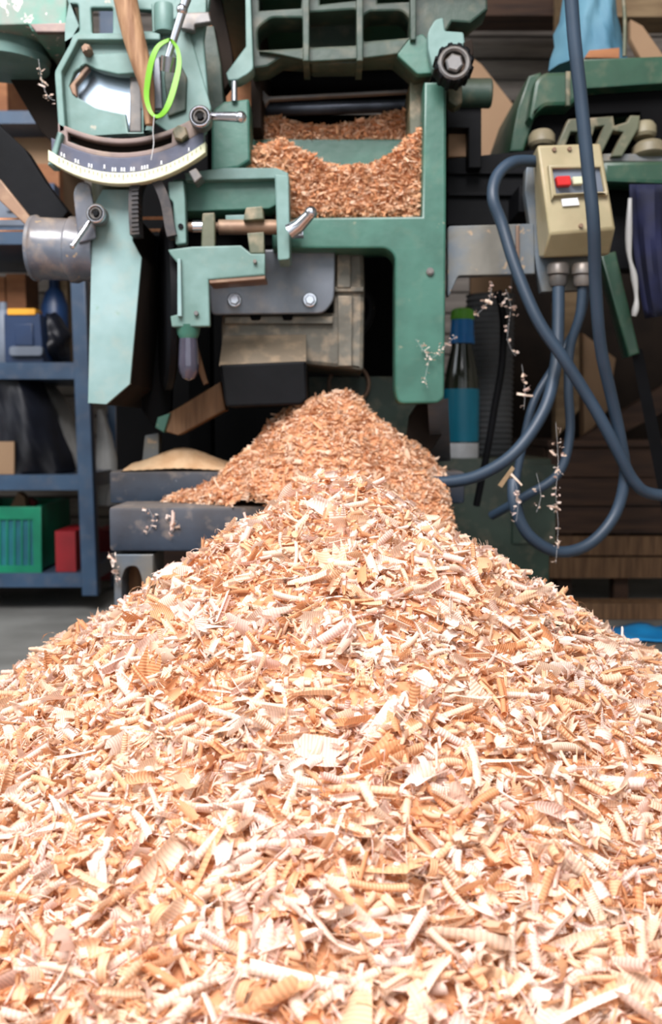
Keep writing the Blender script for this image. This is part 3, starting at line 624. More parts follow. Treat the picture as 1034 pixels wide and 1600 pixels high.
part('carriage_lever', [gtube([(452, 362, YM - .085), (468, 352, YM - .088), (486, 333, YM - .1)], .010, sub=1, seg=16, taper=lambda t: 1 - .35 * t), gball(P(486, 332, YM - .1), .0075), gbox(456, 352, 474, 368, YM - .08, .02)], chrome)
part('angle_bracket', gplate([(262, 390), (300, 385), (376, 383), (392, 396), (414, 396), (414, 430, 2), (326, 437), (328, 510, 3), (268, 511, 3), (266, 494), (277, 491), (278, 412), (266, 398)], YM - .06, .012, bev=.002), mint)
part('bracket_flange', gplate([(326, 436), (414, 430), (414, 436), (327, 443)], YM - .058, .05, bev=.001), rusty)
part('bracket_rim', gplate([(277, 404), (282, 404), (284, 494), (277, 494)], YM - .068, .010, bev=.001), pale)
part('bracket_screw', [gdisc(306, 489, YM - .066, 3.5, .008), gdisc(398, 408, YM - .066, 3, .008)], dull)
HN = part('grip_handle', glathe([(.0095, 0), (.0105, .01), (.0125, .03), (.0135, .052), (.0125, .062), (.008, .070), (0, .073)], P(294, 506, YM - .045), (0, 0, -1), 24), handlem)
part('handle_collar', glathe([(.016, 0), (.014, .012), (.010, .02)], P(294, 508, YM - .045), (0, 0, -1), 18), green)
part('handwheel_rim', [glathe([(.105, 0), (.115, .004), (.115, .012), (.105, .016), (.100, .008), (.105, 0)], P(252, 480, YM + .06), (1, .25, 0), 48)], blackp)
# ---- motor
MO = part('motor_body', [gplate([(345, 490), (520, 488), (522, 392), (568, 392, 6), (570, 450), (568, 580, 5), (530, 575), (480, 570), (345, 570)], YM + .06, .20, bev=.006)], iron)
part('motor_ribs', [gbox(522, 448, 568, 456, YM + .052, .02), gbox(526, 396, 548, 450, YM + .05, .02, r=2), gbox(350, 494, 520, 506, YM + .05, .02), gbox(528, 462, 550, 572, YM + .052, .01)], iron, MO)
part('motor_plate', gplate([(322, 392), (524, 388), (522, 470, 22), (505, 490, 10), (330, 492, 8)], YM + .035, .008, bev=.002), bluemetal)
for bx in (366, 484): part('plate_bolt', [gdisc(bx, 468, YM + .028, 11, .008, rin=4), ghex(bx, 468, YM + .02, 8, .012)], chrome)
part('motor_slot', [gplate([(390, 492), (408, 492), (406, 500, 3), (392, 500, 3)], YM + .046, .006), gplate([(440, 491), (458, 491), (456, 500, 3), (442, 500, 3)], YM + .046, .006)], voidm)
part('terminal_box_top', gmesh([(350, 516, YM + .07), (478, 514, YM + .07), (478, 566, YM + .01), (342, 572, YM + .01), (350, 516, YM + .16), (478, 514, YM + .16), (478, 566, YM + .16), (342, 572, YM + .16)], [(0, 1, 2, 3), (4, 5, 6, 7), (0, 1, 5, 4), (1, 2, 6, 5), (2, 3, 7, 6), (3, 0, 4, 7)]), iron)
part('terminal_box', gplate([(343, 570, 2), (478, 564, 2), (480, 624, 8), (470, 632, 4), (352, 636, 6)], YM + .008, .12, bev=.003), blackp)
part('pulley_ring', gdisc(540, 482, YM + .14, 46, .03, seg=48, rin=30), blackp)
part('lower_housing', gplate([(480, 588), (620, 588), (660, 640), (660, 720), (440, 720), (440, 640)], YM + .25, .02), deepgreen)
part('oval_port', gdisc(545, 600, YM + .235, 34, .012, rin=28), rusty)
# ---- wooden brace, legs
part('wooden_brace', gplate([(345, 596), (352, 640), (278, 680), (258, 674), (244, 658), (262, 646)], YM + .10, .05, r=1), wood, label='brown wooden brace')
part('brace_stub', gplate([(266, 645), (256, 676), (242, 668), (246, 652)], YM + .092, .03), green)
part('leg_rod', gplate([(226, 680, 3), (248, 676, 3), (248, 740), (220, 740)], YM + .16, .03), worn)
part('diagonal_strip', gplate([(302, 520), (310, 545), (325, 598), (318, 602), (306, 570)], YM + .04, .006), wood)
part('right_brace', gmesh([(668, 632, YM + .01), (700, 622, YM + .01), (704, 720, YM + .15), (674, 722, YM + .15), (668, 632, YM + .03), (700, 622, YM + .03), (704, 720, YM + .2), (674, 722, YM + .2)], [(0, 1, 2, 3), (4, 5, 6, 7), (0, 1, 5, 4), (1, 2, 6, 5), (2, 3, 7, 6), (3, 0, 4, 7)]), bluemetal)
part('right_gusset', gplate([(652, 632), (696, 632), (690, 680), (668, 712), (632, 712), (640, 650)], YM + .08, .02), brownd)
# base beams
YF0, YF1 = 1.235, 1.335; YR0, YR1 = 1.40, 1.50
bl, br = P(170, 830, YF0).x, P(702, 830, YF0).x
zf1, zf0 = P(0, 792, YF0).z, P(0, 862, YF0).z
def bevbox(a, b, bev):
    V, Fc = gcube(a, b); me = bpy.data.meshes.new('t'); me.from_pydata([tuple(v) for v in V], [], Fc); bm = bmesh.new(); bm.from_mesh(me)
    bmesh.ops.recalc_face_normals(bm, faces=bm.faces); bmesh.ops.bevel(bm, geom=bm.edges[:], offset=bev, segments=2, affect='EDGES', profile=.5)
    bm.verts.ensure_lookup_table(); out = ([v.co.copy() for v in bm.verts], [tuple(v.index for v in f.verts) for f in bm.faces]); bm.free(); bpy.data.meshes.remove(me); return out
part('base_beam', bevbox((bl, YF0, zf0), (br, YF1, zf1), .005), slate)
rl_, rr_ = P(171, 760, YR0).x, P(726, 760, YR0).x
zr1, zr0 = P(0, 737, YR0).z, P(0, 787, YR0).z
part('base_beam', bevbox((rl_, YR0, zr0), (rr_, YR1, zr1), .004), slate)
part('base_plate', gcube((bl + .01, YF1, zf0 + .01), (br - .02, 1.80, zf1 - .012)), blackp, smooth=False)
FT = part('foot', gplate([(178, 866), (240, 866), (240, 1120), (222, 1120), (222, 905, 10), (214, 884, 8), (196, 886, 8), (190, 905), (192, 1120), (178, 1120)], YF0 + .005, .08, r=1), worn)
part('foot_pad', gplate([(188, 884), (226, 884), (226, 1122), (188, 1122)], YF0 + .05, .03), wood)
part('foot', gcube((br - .07, YF0 + .005, .001), (br - .01, YF0 + .08, zf0)), slate, smooth=False)
part('foot', gcube((br - .07, 1.7, .001), (br - .01, 1.78, zf0 + .012)), slate, smooth=False)
part('foot', gcube((bl + .03, 1.7, .001), (bl + .09, 1.78, zf0 + .012)), slate, smooth=False)
part('chassis_post', gcube((P(262, 0, 1.46).x, 1.62, zf1 - .012), (P(300, 0, 1.46).x, 1.68, .985)), voidm, smooth=False)
part('chassis_post', gcube((P(640, 0, 1.46).x, 1.62, zf1 - .012), (P(672, 0, 1.46).x, 1.68, .985)), voidm, smooth=False)

# things hung on the machine
BD = []
loop = [(265, 62), (248, 72), (238, 92), (232, 120), (229, 150), (234, 172), (243, 182), (254, 178), (264, 162), (274, 130), (280, 100), (277, 76), (268, 64), (265, 62)]
c = spline([P(x, y, Q0 - .055 - .004 * math.sin(i)) for i, (x, y) in enumerate(loop)], 5); V, Fc = [], []
for i, p in enumerate(c):
    t_ = (c[(i + 1) % len(c)] - c[i - 1]).normalized(); nn = Vector((t_.z, 0, -t_.x)); wdt = .0017 + .0018 * abs(math.sin(i * .11))
    for s1, s2 in ((-1, -1), (1, -1), (1, 1), (-1, 1)): V.append(p + nn * wdt * s1 + Vector((0, .0014 * s2, 0)))
n = len(c)
for i in range(n - 1):
    for k in range(4): Fc.append((i * 4 + k, i * 4 + (k + 1) % 4, i * 4 + 4 + (k + 1) % 4, i * 4 + 4 + k))
obj('rubber_band', (V, Fc), bandm, label='lime green rubber band looped over the silver lever at upper left', cat='rubber band')
obj('thread', gtube([(241, 180, Q0 - .057), (239, 205, Q0 - .056), (240, 225, Q0 - .056), (236, 250, Q0 - .056)], .0006, seg=5), threadm, label='thin pale thread hanging from the lime green band', cat='thread')
obj('wooden_stick', gtube([(190, -30, Q0 - .03), (207, 50, Q0 - .032), (222, 105, Q0 - .034), (230, 140, Q0 - .036), (234, 195, Q0 - .036)], .0150, sub=4, seg=14, taper=lambda t: 1 - .62 * t ** 1.5), stickm, label='weathered wooden stick slanting down beside the lime green band', cat='stick')
obj('tan_switch_cover', [gbox(700, 201, 731, 245, YM + .128, .03, r=2)], tan, MA)

# ================================================================== RIGHT MACHINE
YT = 1.48
SW = thing('table_saw', 'dark green machine with a cream switch box at the right edge', 'machine', (.46, 1.6, 0))
def sp(name, geos, m, parent=None, **k): return obj(name, geos, m, parent or SW, **k)
sp('table_front', gplate([(905, 92), (1100, 85), (1100, 126), (905, 139)], YT, .30, bev=.003), forest)
sp('table_corner', gplate([(836, 124, 8), (850, 112, 8), (905, 110), (908, 150), (892, 165), (852, 166, 5), (838, 178), (832, 190), (826, 182)], YT - .01, .30, bev=.006), forest)
sp('corner_seam', gbox(884, 111, 891, 165, YT - .014, .006), olive)
sp('side_wedge', gplate([(826, 118), (846, 112), (842, 165), (818, 236), (796, 236), (808, 170)], YT + .02, .26, bev=.003), forest)
sp('under_table_shade', gplate([(838, 150), (900, 150), (905, 132), (1100, 118), (1100, 252), (1020, 252), (1000, 175), (890, 180), (870, 240), (825, 240)], YT + .03, .02), voidm)  # flat black sheet: the shade below the table put in as colour
sp('under_table_void', gplate([(840, 140), (1100, 128), (1100, 300), (840, 300)], YT + .22, .02), voidm)  # deeper black sheet standing in for the darkness below the table
sp('gear_casting', [gplate([(868, 232), (888, 186), (905, 184), (907, 192), (918, 196), (920, 184), (958, 181), (960, 196), (980, 190), (985, 180), (1000, 180), (998, 200), (972, 244), (955, 244), (974, 206), (958, 204), (938, 244), (925, 244), (944, 196), (930, 198), (922, 222), (905, 222), (902, 206), (892, 206), (880, 236)], YT - .03, .02, bev=.002)], olive)
sp('diagonal_rib', gplate([(960, 180), (1034, 130), (1034, 142), (975, 184)], YT + .10, .02), forest)
for wx, wy, wr in ((846, 220, 20), (1014, 238, 26), (1006, 206, 18)):
    pw = P(wx, wy, YT - .01); R_ = M(wr, YT)
    sp('cream_wheel', glathe([(R_ * .8, -.010), (R_, -.006), (R_, .006), (R_ * .8, .012), (0, .014)], pw, (0.0, .15, .99), 30), wheelm)
sp('steel_rail', gbox(936, 240, 1100, 252, YT - .02, .05), worn)
sp('green_rail', gplate([(942, 252), (1040, 250), (1100, 262), (1100, 290), (942, 284)], YT - .035, .05, bev=.006), forest)
sp('black_underframe', gplate([(900, 284), (1100, 284), (1100, 420), (960, 420), (935, 380)], YT + .04, .05), blackp)
sp('green_leg', gplate([(938, 398), (962, 392), (1000, 552), (982, 558)], YT - .02, .035, bev=.003), forest)
sp('leg_strut', gmesh([(985, 545, YT - .01), (1003, 545, YT - .01), (1100, 1010, YT + .1), (1075, 1010, YT + .1), (985, 545, YT + .02), (1003, 545, YT + .02), (1100, 1010, YT + .13), (1075, 1010, YT + .13)], [(0, 1, 2, 3), (4, 5, 6, 7), (0, 1, 5, 4), (1, 2, 6, 5), (2, 3, 7, 6), (3, 0, 4, 7)]), blackp)
sp('rear_leg', gcube((.66, 1.72, .001), (.70, 1.76, P(0, 140, YT).z)), voidm, smooth=False)
sp('rear_leg', gcube((.30, 1.72, P(0, 420, 1.72).z), (.33, 1.76, P(0, 160, YT).z)), voidm, smooth=False)
YX = 1.27
bxv = [(839, 227, YX), (938, 224, YX), (961, 357, YX - .01), (858, 365, YX - .01), (952, 398, YX + .02), (848, 403, YX + .02),
       (832, 240, YX + .06), (930, 236, YX + .06), (952, 360, YX + .06), (838, 365, YX + .06), (946, 400, YX + .06), (842, 403, YX + .06)]
BX = sp('switch_box', gmesh(bxv, [(0, 3, 2, 1), (3, 5, 4, 2), (0, 1, 7, 6), (6, 7, 8, 9), (9, 8, 10, 11), (0, 6, 9, 3), (3, 9, 11, 5), (1, 2, 8, 7), (2, 4, 10, 8), (5, 11, 10, 4)]), cream, angle=20, label='cream plastic switch box')
bm_ = BX.modifiers.new('bevel', 'BEVEL'); bm_.width = .003; bm_.segments = 2
sp('recess_frame', gplate([(857, 258), (941, 256), (951, 300), (948, 306), (940, 302), (866, 306), (862, 312)], YX - .014, .02, holes=[[(863, 263), (938, 261), (945, 299), (869, 302)]]), cream, BX)
sp('switch_plate', gplate([(862, 262), (940, 260), (947, 300), (868, 303)], YX - .008, .008), greyp, BX)
sp('stop_button', gplate([(869, 275, 2), (891, 274, 2), (893, 289, 2), (872, 290, 2)], YX - .020, .014), redp, BX, label='red stop button')
sp('start_button', gplate([(894, 276, 2), (910, 275, 2), (912, 287, 2), (896, 288, 2)], YX - .018, .012), ivory, BX, label='cream start button')
sp('type_label', gplate([(877, 311), (902, 309), (905, 320), (879, 322)], YX - .0105, .003, bev=0), whitep, BX)
sp('box_screw', [gdisc(866, 233, YX - .004, 3.2, .006), gdisc(890, 232, YX - .004, 3.2, .006), gdisc(908, 352, YX - .014, 3.2, .006)], rusty, BX)
sp('mounting_plate', gplate([(822, 262, 4), (835, 250), (850, 402), (935, 400), (930, 452), (846, 456), (838, 420), (820, 300)], YX + .062, .02), worn)
sp('mounting_arm', gcube((P(835, 0, YX).x, YX + .082, P(0, 330, YX + .08).z), (P(910, 0, YX).x, YT + .05, P(0, 290, YX + .08).z)), blackp, smooth=False)
for gx in (872, 910):
    sp('cable_gland', glathe([(.013, 0), (.015, .003), (.015, .014), (.012, .016), (.012, .026), (.010, .030)], P(gx, 412, YX + .035), (0, 0, -1), 12), dull)

# cables
g = 'blue-grey cables around the switch box'
def cable(pts, label, r=.0078): obj('power_cable', gtube(pts, r, sub=7, seg=14), cablem, label=label, cat='cable', group='cables around the switch box')
cable([(836, 252, YX + .03), (800, 254, YX + .01), (776, 276, YX), (770, 310, YX - .01), (784, 350, YX - .01), (806, 420, YX - .02), (840, 500, YX - .03), (880, 560, YX - .03), (930, 640, YX - .02), (965, 705, YX - .01), (990, 752, YX), (1020, 772, YX + .01), (1100, 776, YX + .02)], 'blue-grey cable leaving the left of the cream box, crossing diagonally down right')
cable([(890, -40, 1.12), (897, 60, 1.13), (908, 160, 1.14), (918, 260, 1.15), (927, 350, 1.16), (930, 440, 1.19), (938, 540, 1.22), (955, 620, 1.25), (970, 690, 1.27), (976, 745, 1.28), (960, 805, 1.28), (920, 850, 1.27), (870, 862, 1.26), (826, 836, 1.25), (804, 790, 1.25), (802, 750, 1.26)], 'long blue-grey cable hanging before the cream box, ending in the low loop')
cable([(872, 432, YX + .035), (872, 500, YX + .03), (868, 570, YX + .02), (850, 640, YX), (805, 706, YX - .01), (750, 742, YX), (700, 753, YX + .02), (655, 752, YX + .04)], 'blue-grey cable from the left gland sweeping down left to the black beam', .0082)
cable([(910, 432, YX + .035), (906, 490, YX + .04), (890, 545, YX + .05), (888, 610, YX + .05), (890, 680, YX + .05), (872, 740, YX + .05), (820, 776, YX + .06), (768, 806, YX + .10)], 'blue-grey cable from the right gland hanging into the small inner curve', .0065)
cable([(918, 440, YX + .06), (905, 500, YX + .09), (870, 565, YX + .09), (835, 625, YX + .08), (818, 690, YX + .08), (806, 760, YX + .08), (815, 815, YX + .08)], 'thin blue-grey cable running down left behind the thicker ones', .0058)
obj('black_hose', gtube([(778, 455, 1.45), (786, 500, 1.45), (784, 570, 1.46), (772, 640, 1.47), (762, 700, 1.48), (744, 790, 1.5)], .0055, sub=6), blackp, label='thin black hose hanging beside the corrugated grey hose', cat='hose')

# ================================================================== BEHIND, RIGHT
CY = 1.75
CB = thing('metal_cabinet', 'low dark green metal cabinet behind the cable loops', 'cabinet', (P(790, 0, CY).x, CY + .1, 0))
zc = P(0, 716, CY).z
obj('body', bevbox((P(690, 0, CY).x, CY, .001), (P(876, 0, CY).x, CY + .25, zc), .004), deepgreen, CB)
obj('door', gbox(800, 726, 868, 850, CY - .006, .006), deepgreen, CB)
bx = P(728, 0, CY + .04).x
BT = thing('bottle', 'dark bottle with blue neck foil, lime green cap and teal label behind the green frame', 'bottle', (bx, CY + .04, zc + .001))
k_ = lambda py: P(0, py, CY + .04).z
def lz(prof): return glathe([(r, z - zc - .001) for r, z in prof], Vector((bx, CY + .04, zc + .001)), (0, 0, 1), 30)
obj('bottle_body', lz([(.028, zc + .001), (.032, zc + .005), (.032, k_(600)), (.028, k_(575)), (.020, k_(545)), (.018, k_(520)), (.017, k_(502))]), bottleg, BT)
obj('neck_foil', lz([(.0235, k_(537)), (.0215, k_(520)), (.0205, k_(500))]), bluecap, BT, label='blue neck foil')
obj('cap', lz([(.021, k_(500)), (.022, k_(497)), (.020, k_(485)), (.014, k_(482))]), lime, BT, label='lime green cap')
obj('label', lz([(.0326, k_(690)), (.0328, k_(688)), (.0328, k_(612)), (.0322, k_(608))]), teal, BT, label='teal label')
obj('lower_label', lz([(.0324, k_(716)), (.0326, k_(692))]), whitep, BT, label='white lower band')
hx = P(775, 0, CY + .1).x
prof = []
for i in range(60):
    z = zc + .001 + i * .0052; prof.append((.044 + (.003 if i % 2 else 0), z))
obj('corrugated_hose', glathe([(r, z) for r, z in prof], Vector((hx, CY + .12, 0)), (0, 0, 1), 28), hosem, label='grey corrugated extraction hose standing up right of the bottle', cat='hose')
# crate of boards
YC = 2.15
CT = thing('wooden_crate', 'brown slatted wooden crate on the floor at the lower right', 'crate', (P(980, 0, YC).x, YC + .2, 0))
xa, xb = P(868, 0, YC).x, P(1150, 0, YC).x
for y0, y1 in ((700, 745), (747, 790), (792, 833), (838, 868), (871, 903)):
    o_ = obj('slat', gcube((xa + random.uniform(0, .015), YC + random.uniform(-.004, .004), P(0, y1, YC).z), (xb, YC + .022, P(0, y0, YC).z)), darkwood if y0 < 830 else wood, CT, smooth=False)
for xx in (905, 1000, 1120):
    obj('crate_post', gcube((P(xx - 12, 0, YC).x, YC + .024, .001), (P(xx + 12, 0, YC).x, YC + .06, P(0, 690, YC).z)), darkwood, CT, smooth=False)
obj('crate_side', gcube((xa, YC + .03, .05), (xa + .02, YC + .40, P(0, 700, YC).z)), darkwood, CT, smooth=False)
obj('crate_lid', gcube((xa, YC - .01, P(0, 698, YC).z), (xb, YC + .40, P(0, 688, YC).z)), darkwood, CT, smooth=False)
zl = P(0, 688, YC).z
def board(name, pts, Y, d, m, label): return obj(name, gplate(pts, Y, d), m, label=label, cat='board')
board('timber_offcut', [(868, 470), (905, 430), (905, 640), (868, 687)], YC + .1, .04, ltwood, 'pale upright timber offcut standing on the crate behind the cables')
board('timber_offcut', [(910, 520), (962, 560), (950, 640), (912, 687)], YC + .16, .04, tan, 'broad tan offcut behind the crossing cables')
board('dark_timber', [(900, 690), (1100, 560), (1100, 610), (950, 690)], YC + .03, .035, darkwood, 'dark red-brown timber slanting up to the right behind the green leg')
board('dark_wall_cover', [(800, 400), (1120, 300), (1120, 900), (800, 900)], YC + .42, .02, brownd, 'dark panel added behind the stacked offcuts to cover the bright planks')  # dark sheet added so the wall planks here do not show bright
obj('floor_timber', gcube((P(820, 0, 1.95).x, 1.98, .001), (P(1120, 0, 1.95).x, 2.04, .035)), wood, smooth=False, label='long brown timber lying on the floor in front of the crate', cat='timber')
obj('floor_board', gcube((P(800, 0, 2.2).x, 2.09, .001), (P(1100, 0, 2.2).x, 2.12, .02)), ltwood, smooth=False, label='thin pale board lying on the floor against the crate', cat='board')
# blue plastic sheet on the floor
vs = []
for j in range(7):
    for i in range(13):
        u, v = i / 12, j / 6; px = 955 + 160 * u; Yv = 1.74 + .12 * v + .03 * (1 - u)
        vs.append(Vector(((px - 517) / F * 1.8 + .01 * math.sin(v * 7), Yv, .003 + .022 * abs(math.sin(u * 7 + v * 2)) * u * (.4 + v))))
fs = [(j * 13 + i, j * 13 + i + 1, (j + 1) * 13 + i + 1, (j + 1) * 13 + i) for j in range(6) for i in range(12)]
o_ = obj('plastic_sheet', (vs, fs), brightblue, label='bright blue plastic sheet lying on the floor at the right edge', cat='sheet'); m_ = o_.modifiers.new('s', 'SOLIDIFY'); m_.thickness = .0015
# navy cloth hanging
vs = []; fs = []
for j in range(15):
    for i in range(17):
        u, v = i / 16, j / 14; x = 985 + 22 * v ** 2 + (150 - 20 * v) * u; y = 288 + 210 * v - 20 * u * v
        vs.append(P(x, y, YT - .07 + .012 * math.sin(u * 14 + v * 3) + .006 * math.sin(u * 33)))
fs = [(j * 17 + i, j * 17 + i + 1, (j + 1) * 17 + i + 1, (j + 1) * 17 + i) for j in range(14) for i in range(16)]
NC = thing('hanging_cloth', 'navy cloth with a white edge hanging under the green rail at the right edge', 'cloth', P(1030, 490, YT - .07))
o_ = obj('cloth', (vs, fs), navy, NC); m_ = o_.modifiers.new('s', 'SOLIDIFY'); m_.thickness = .002
obj('white_edge', gtube([(984, 310, YT - .082), (982, 390, YT - .082), (990, 430, YT - .082), (994, 470, YT - .082), (990, 494, YT - .082)], .0042, taper=lambda t: .7 + .5 * math.sin(t * 9) ** 2), bagwhite, NC, label='white edge')
# on the green table
zt = P(0, 92, YT).z
obj('wooden_block', gplate([(914, 90), (921, 78), (968, 74), (968, 91.0)], YT + .02, .03), orangewood, label='small orange wooden block on top of the dark green table', cat='wood')
sack('blue_bag', [(y, a, b) for y, a, b in ((-60, 900, 972), (-20, 892, 978), (10, 888, 980), (30, 878, 985), (50, 880, 988), (70, 873, 992), (89, 870, 1004))], YT + .08, .12, bagblue, 'crumpled pale blue plastic bag standing on the dark green table', 'bag', 8)
obj('bag_wire', gtube([(972, -20, YT + .07), (976, 30, YT + .07), (975, 88, YT + .07)], .003), olive, label='thin rod standing in front of the pale blue bag', cat='rod')
board('leaning_board', [(985, 30), (1004, 40), (1060, 120), (1060, 160), (1000, 89), (985, 60)], 1.86, .02, tan, 'tan board leaning behind the pale blue bag')
board('fibreboard_sheet', [(735, 88), (752, 100), (812, 176), (800, 240), (792, 974), (735, 974)], 1.99, .02, tan, 'tan triangular-topped panel leaning behind the black knob')
obj('roof_beam', gcube((P(700, 0, 2.6).x, 2.6, P(0, 24, 2.6).z), (P(904, 0, 2.6).x, 2.7, P(0, -60, 2.6).z)), darkwood, smooth=False, label='dark brown roof beam at the top right of centre', cat='beam')
obj('roof_beam', gcube((P(880, 0, 2.4).x, 2.4, P(0, 26, 2.4).z), (P(1200, 0, 2.4).x, 2.5, P(0, -80, 2.4).z)), ltwood, smooth=False, label='pale timber beam at the top right corner', cat='beam')

# ================================================================== CHIPS
# heap inside the machine bay
def bay(name, poly, Y, n, depth, label):
    xs = [p[0] for p in poly]; ys = [p[1] for p in poly]
    x = rng.uniform(min(xs), max(xs), n * 3); y = rng.uniform(min(ys), max(ys), n * 3); k = inpoly(x, y, poly); x, y = x[k][:n], y[k][:n]
    pts = np.array([tuple(P(a, b, Y + rng.uniform(-.008, .012))) for a, b in zip(x, y)])
    nr = np.tile(np.array([0, -1., .5]), (len(pts), 1))
    d = scatter(pts, nr, rng.uniform(.25, .62, len(pts)), {'crumb': 6, 'half': 2, 'flake': 1, 'sliver': .8, 'curl': .6}, tilt=.8, tint=(0, .45))
    bv, bf = gplate(poly, Y + .004, depth, bev=.003)
    quads = [f if len(f) == 4 else (f[0], f[1], f[2], f[2]) for f in bf]
    # plain quads for the body: a fan of centre strips
    tri = np.array([f for f in bf if len(f) == 4]); bvn = np.array([tuple(v) for v in bv])
    o = chip_object(name, d, shav2, label=label, cat='wood chips', kind='stuff')
    b = obj('packed_mass', (bv, bf), bodym, o); return o
bay('bay_chips', [(352, 262), (376, 248), (402, 228), (440, 216), (470, 232), (500, 250), (530, 258), (575, 256), (610, 240), (636, 216), (661, 196), (662, 338), (440, 340), (452, 340), (452, 272), (430, 264)], YM + .03, 8500, .08, 'packed orange wood chips filling the lower opening of the machine')
bay('feed_chips', [(400, 184), (430, 180), (455, 190), (500, 196), (545, 192), (580, 184), (610, 174), (640, 172), (662, 178), (662, 222), (398, 222)], YM + .13, 4200, .12, 'wood chips lying on the machine bed under the steel rollers')

# second heap on the base beams
hc = P(512, 614, 1.36); zb = zf1 + .001
def heap(X, Y):
    dx = X - hc.x; dy = Y - 1.36
    r = np.sqrt(np.where(dx < 0, dx * 1.0, dx * .9) ** 2 + (dy * .95) ** 2 + .042 ** 2) - .042
    z = hc.z - .002 - 1.02 * r + .010 * np.sin(X * 60) * np.sin(Y * 47)
    tail = zb + .062 - .36 * np.abs(X - (hc.x - .06)) - .5 * np.abs(Y - 1.32)
    tail = np.where(X < hc.x + .05, tail, zb - .05)
    return np.maximum(z, tail)
n = 28000
x = rng.uniform(hc.x - .30, hc.x + .20, n); y = rng.uniform(1.16, 1.52, n); z = heap(x, y)
lo = np.where(y < 1.235, .26, zb + .0005); k = (z > lo) & ((y > 1.235) | (x > hc.x - .125 + (1.235 - y) * 1.2)); k &= x < br + .004; x, y, z = x[k], y[k], z[k]
nr = hf_normals(heap, x, y)
pts = np.stack([x, y, z + rng.uniform(-.003, .004, len(z))], 1)
d = scatter(pts, nr, rng.uniform(.3, .8, len(z)), {'crumb': 6, 'half': 2.2, 'flake': 1, 'sliver': 1.2, 'curl': 1.2, 'fringe': 1}, tilt=.6, tint=(.03, .55))
gb = grid(lambda X, Y: np.maximum(heap(X, Y) - .003, .24), hc.x - .30, hc.x + .2, 1.2, 1.52, 70, 50)
keep = []
for q in gb[1]:
    v = gb[0][q]; 
    if v[:, 0].max() < br and (v[:, 2] > np.where(v[:, 1] < 1.235, .245, zb - .002)).all() and (v[:, 1].min() > 1.235 or v[:, 0].min() > hc.x - .118 + (1.235 - v[:, 1].min()) * 1.2): keep.append(q)
chip_object('chip_heap', d, shav2, body=(gb[0], np.array(keep)), label='cone of small orange wood chips heaped on the black base beams', cat='wood chips', kind='stuff')

# fine sawdust mound on the rear beam
sx0, sx1 = P(174, 0, YR0).x, P(400, 0, YR0).x
def mound(X, Y):
    u = (X - sx0) / (sx1 - sx0); v = (Y - (YR0 + .05)) / .05
    h = .026 * np.exp(-((u - .42) / .26) ** 2) + .008; return zr1 + (h * np.clip(1 - v ** 2, 0, 1) ** .6 * np.clip(u / .05, 0, 1) ** .5 * np.clip((1 - u) / .1, 0, 1)) + .0005 * np.sin(X * 500) * np.sin(Y * 430)
gv, gq = grid(mound, sx0, sx1, YR0 + .001, YR1 - .001, 90, 30)
obj('sawdust_mound', ([Vector(v) for v in gv], [tuple(int(i) for i in q) for q in gq]), fine, label='smooth pale mound of fine sawdust on the rear black beam', cat='sawdust', kind='stuff')

# cobweb strands with caught chips
def web(pts_px, Y, n, label, spread=5, sz=(.35, .9)):
    pts = []
    for a, b in zip(pts_px[:-1], pts_px[1:]):
        for _ in range(n):
            t = rng.uniform(); pts.append(tuple(P(a[0] + (b[0] - a[0]) * t + rng.normal(0, spread), a[1] + (b[1] - a[1]) * t + rng.normal(0, spread * .6), Y + rng.uniform(-.004, .004))))
    pts = np.array(pts); pts = np.repeat(pts, 2, 0) + rng.normal(0, .0018, (len(pts) * 2, 3)); d = scatter(pts, rng.normal(0, 1, (len(pts), 3)), rng.uniform(sz[0] * 1.1, sz[1] * 1.15, len(pts)), {'crumb': 6, 'half': .5}, tilt=.9, tint=(.5, 1))
    o = chip_object('chips_in_cobweb', d, shav2, label=label, cat='wood chips', kind='stuff', group='chips caught in cobwebs')
    obj('strand', [gtube([(x_, y_, Y) for x_, y_ in pts_px], .0002, seg=4, sub=2)], threadm, o)
web([(650, 530), (672, 560), (690, 545), (712, 525)], YM - .012, 7, 'pale chips caught in a cobweb star across the edge of the green leg', 3, (.3, .7))
web([(672, 556), (664, 590), (668, 606)], YM - .012, 3, 'few pale chips trailing down the green leg', 3, (.3, .6))
web([(768, 440), (764, 470), (742, 494)], 1.33, 7, 'pale chips in a web under the grey side plate', 5)
web([(790, 452), (798, 480), (792, 530), (806, 556)], 1.33, 5, 'pale chips in a strand right of the black hose', 4)
web([(815, 570), (820, 610), (818, 640)], 1.30, 3, 'small pale chips hanging left of the crossing cables', 4)
web([(868, 660), (872, 720), (868, 770), (872, 820), (868, 880)], 1.21, 8, 'vertical strand of pale chips hanging through the cable loop', 4)
web([(800, 740), (810, 775), (806, 815)], 1.22, 5, 'pale chips hanging on a web at the left of the cable loop', 4)
web([(838, 740), (845, 775), (838, 800)], 1.22, 2, 'loose pale chips in the middle of the cable loop', 5)
web([(60, 92), (66, 130), (76, 152), (86, 157)], YM - .06, 5, 'pale chips strung on a web left of the tilt quadrant', 1.5, (.25, .5))
web([(232, 795), (240, 815), (228, 835)], YF0 - .006, 4, 'pale chips stuck on the front of the black beam', 3, (.4, .9))
web([(262, 808), (276, 815), (268, 832)], YF0 - .006, 3, 'pale chips stuck right of the others on the black beam', 4, (.4, .9))
web([(176, 864), (178, 890), (184, 915)], YF0 - .004, 5, 'pale chips clinging to the grey machine foot', 2, (.4, .8))
obj('splinter', gplate([(778, 758), (800, 728), (804, 732), (784, 762)], 1.2, .002, bev=0), ltwood, label='pale splinter hanging beside the sweeping cable', cat='splinter')

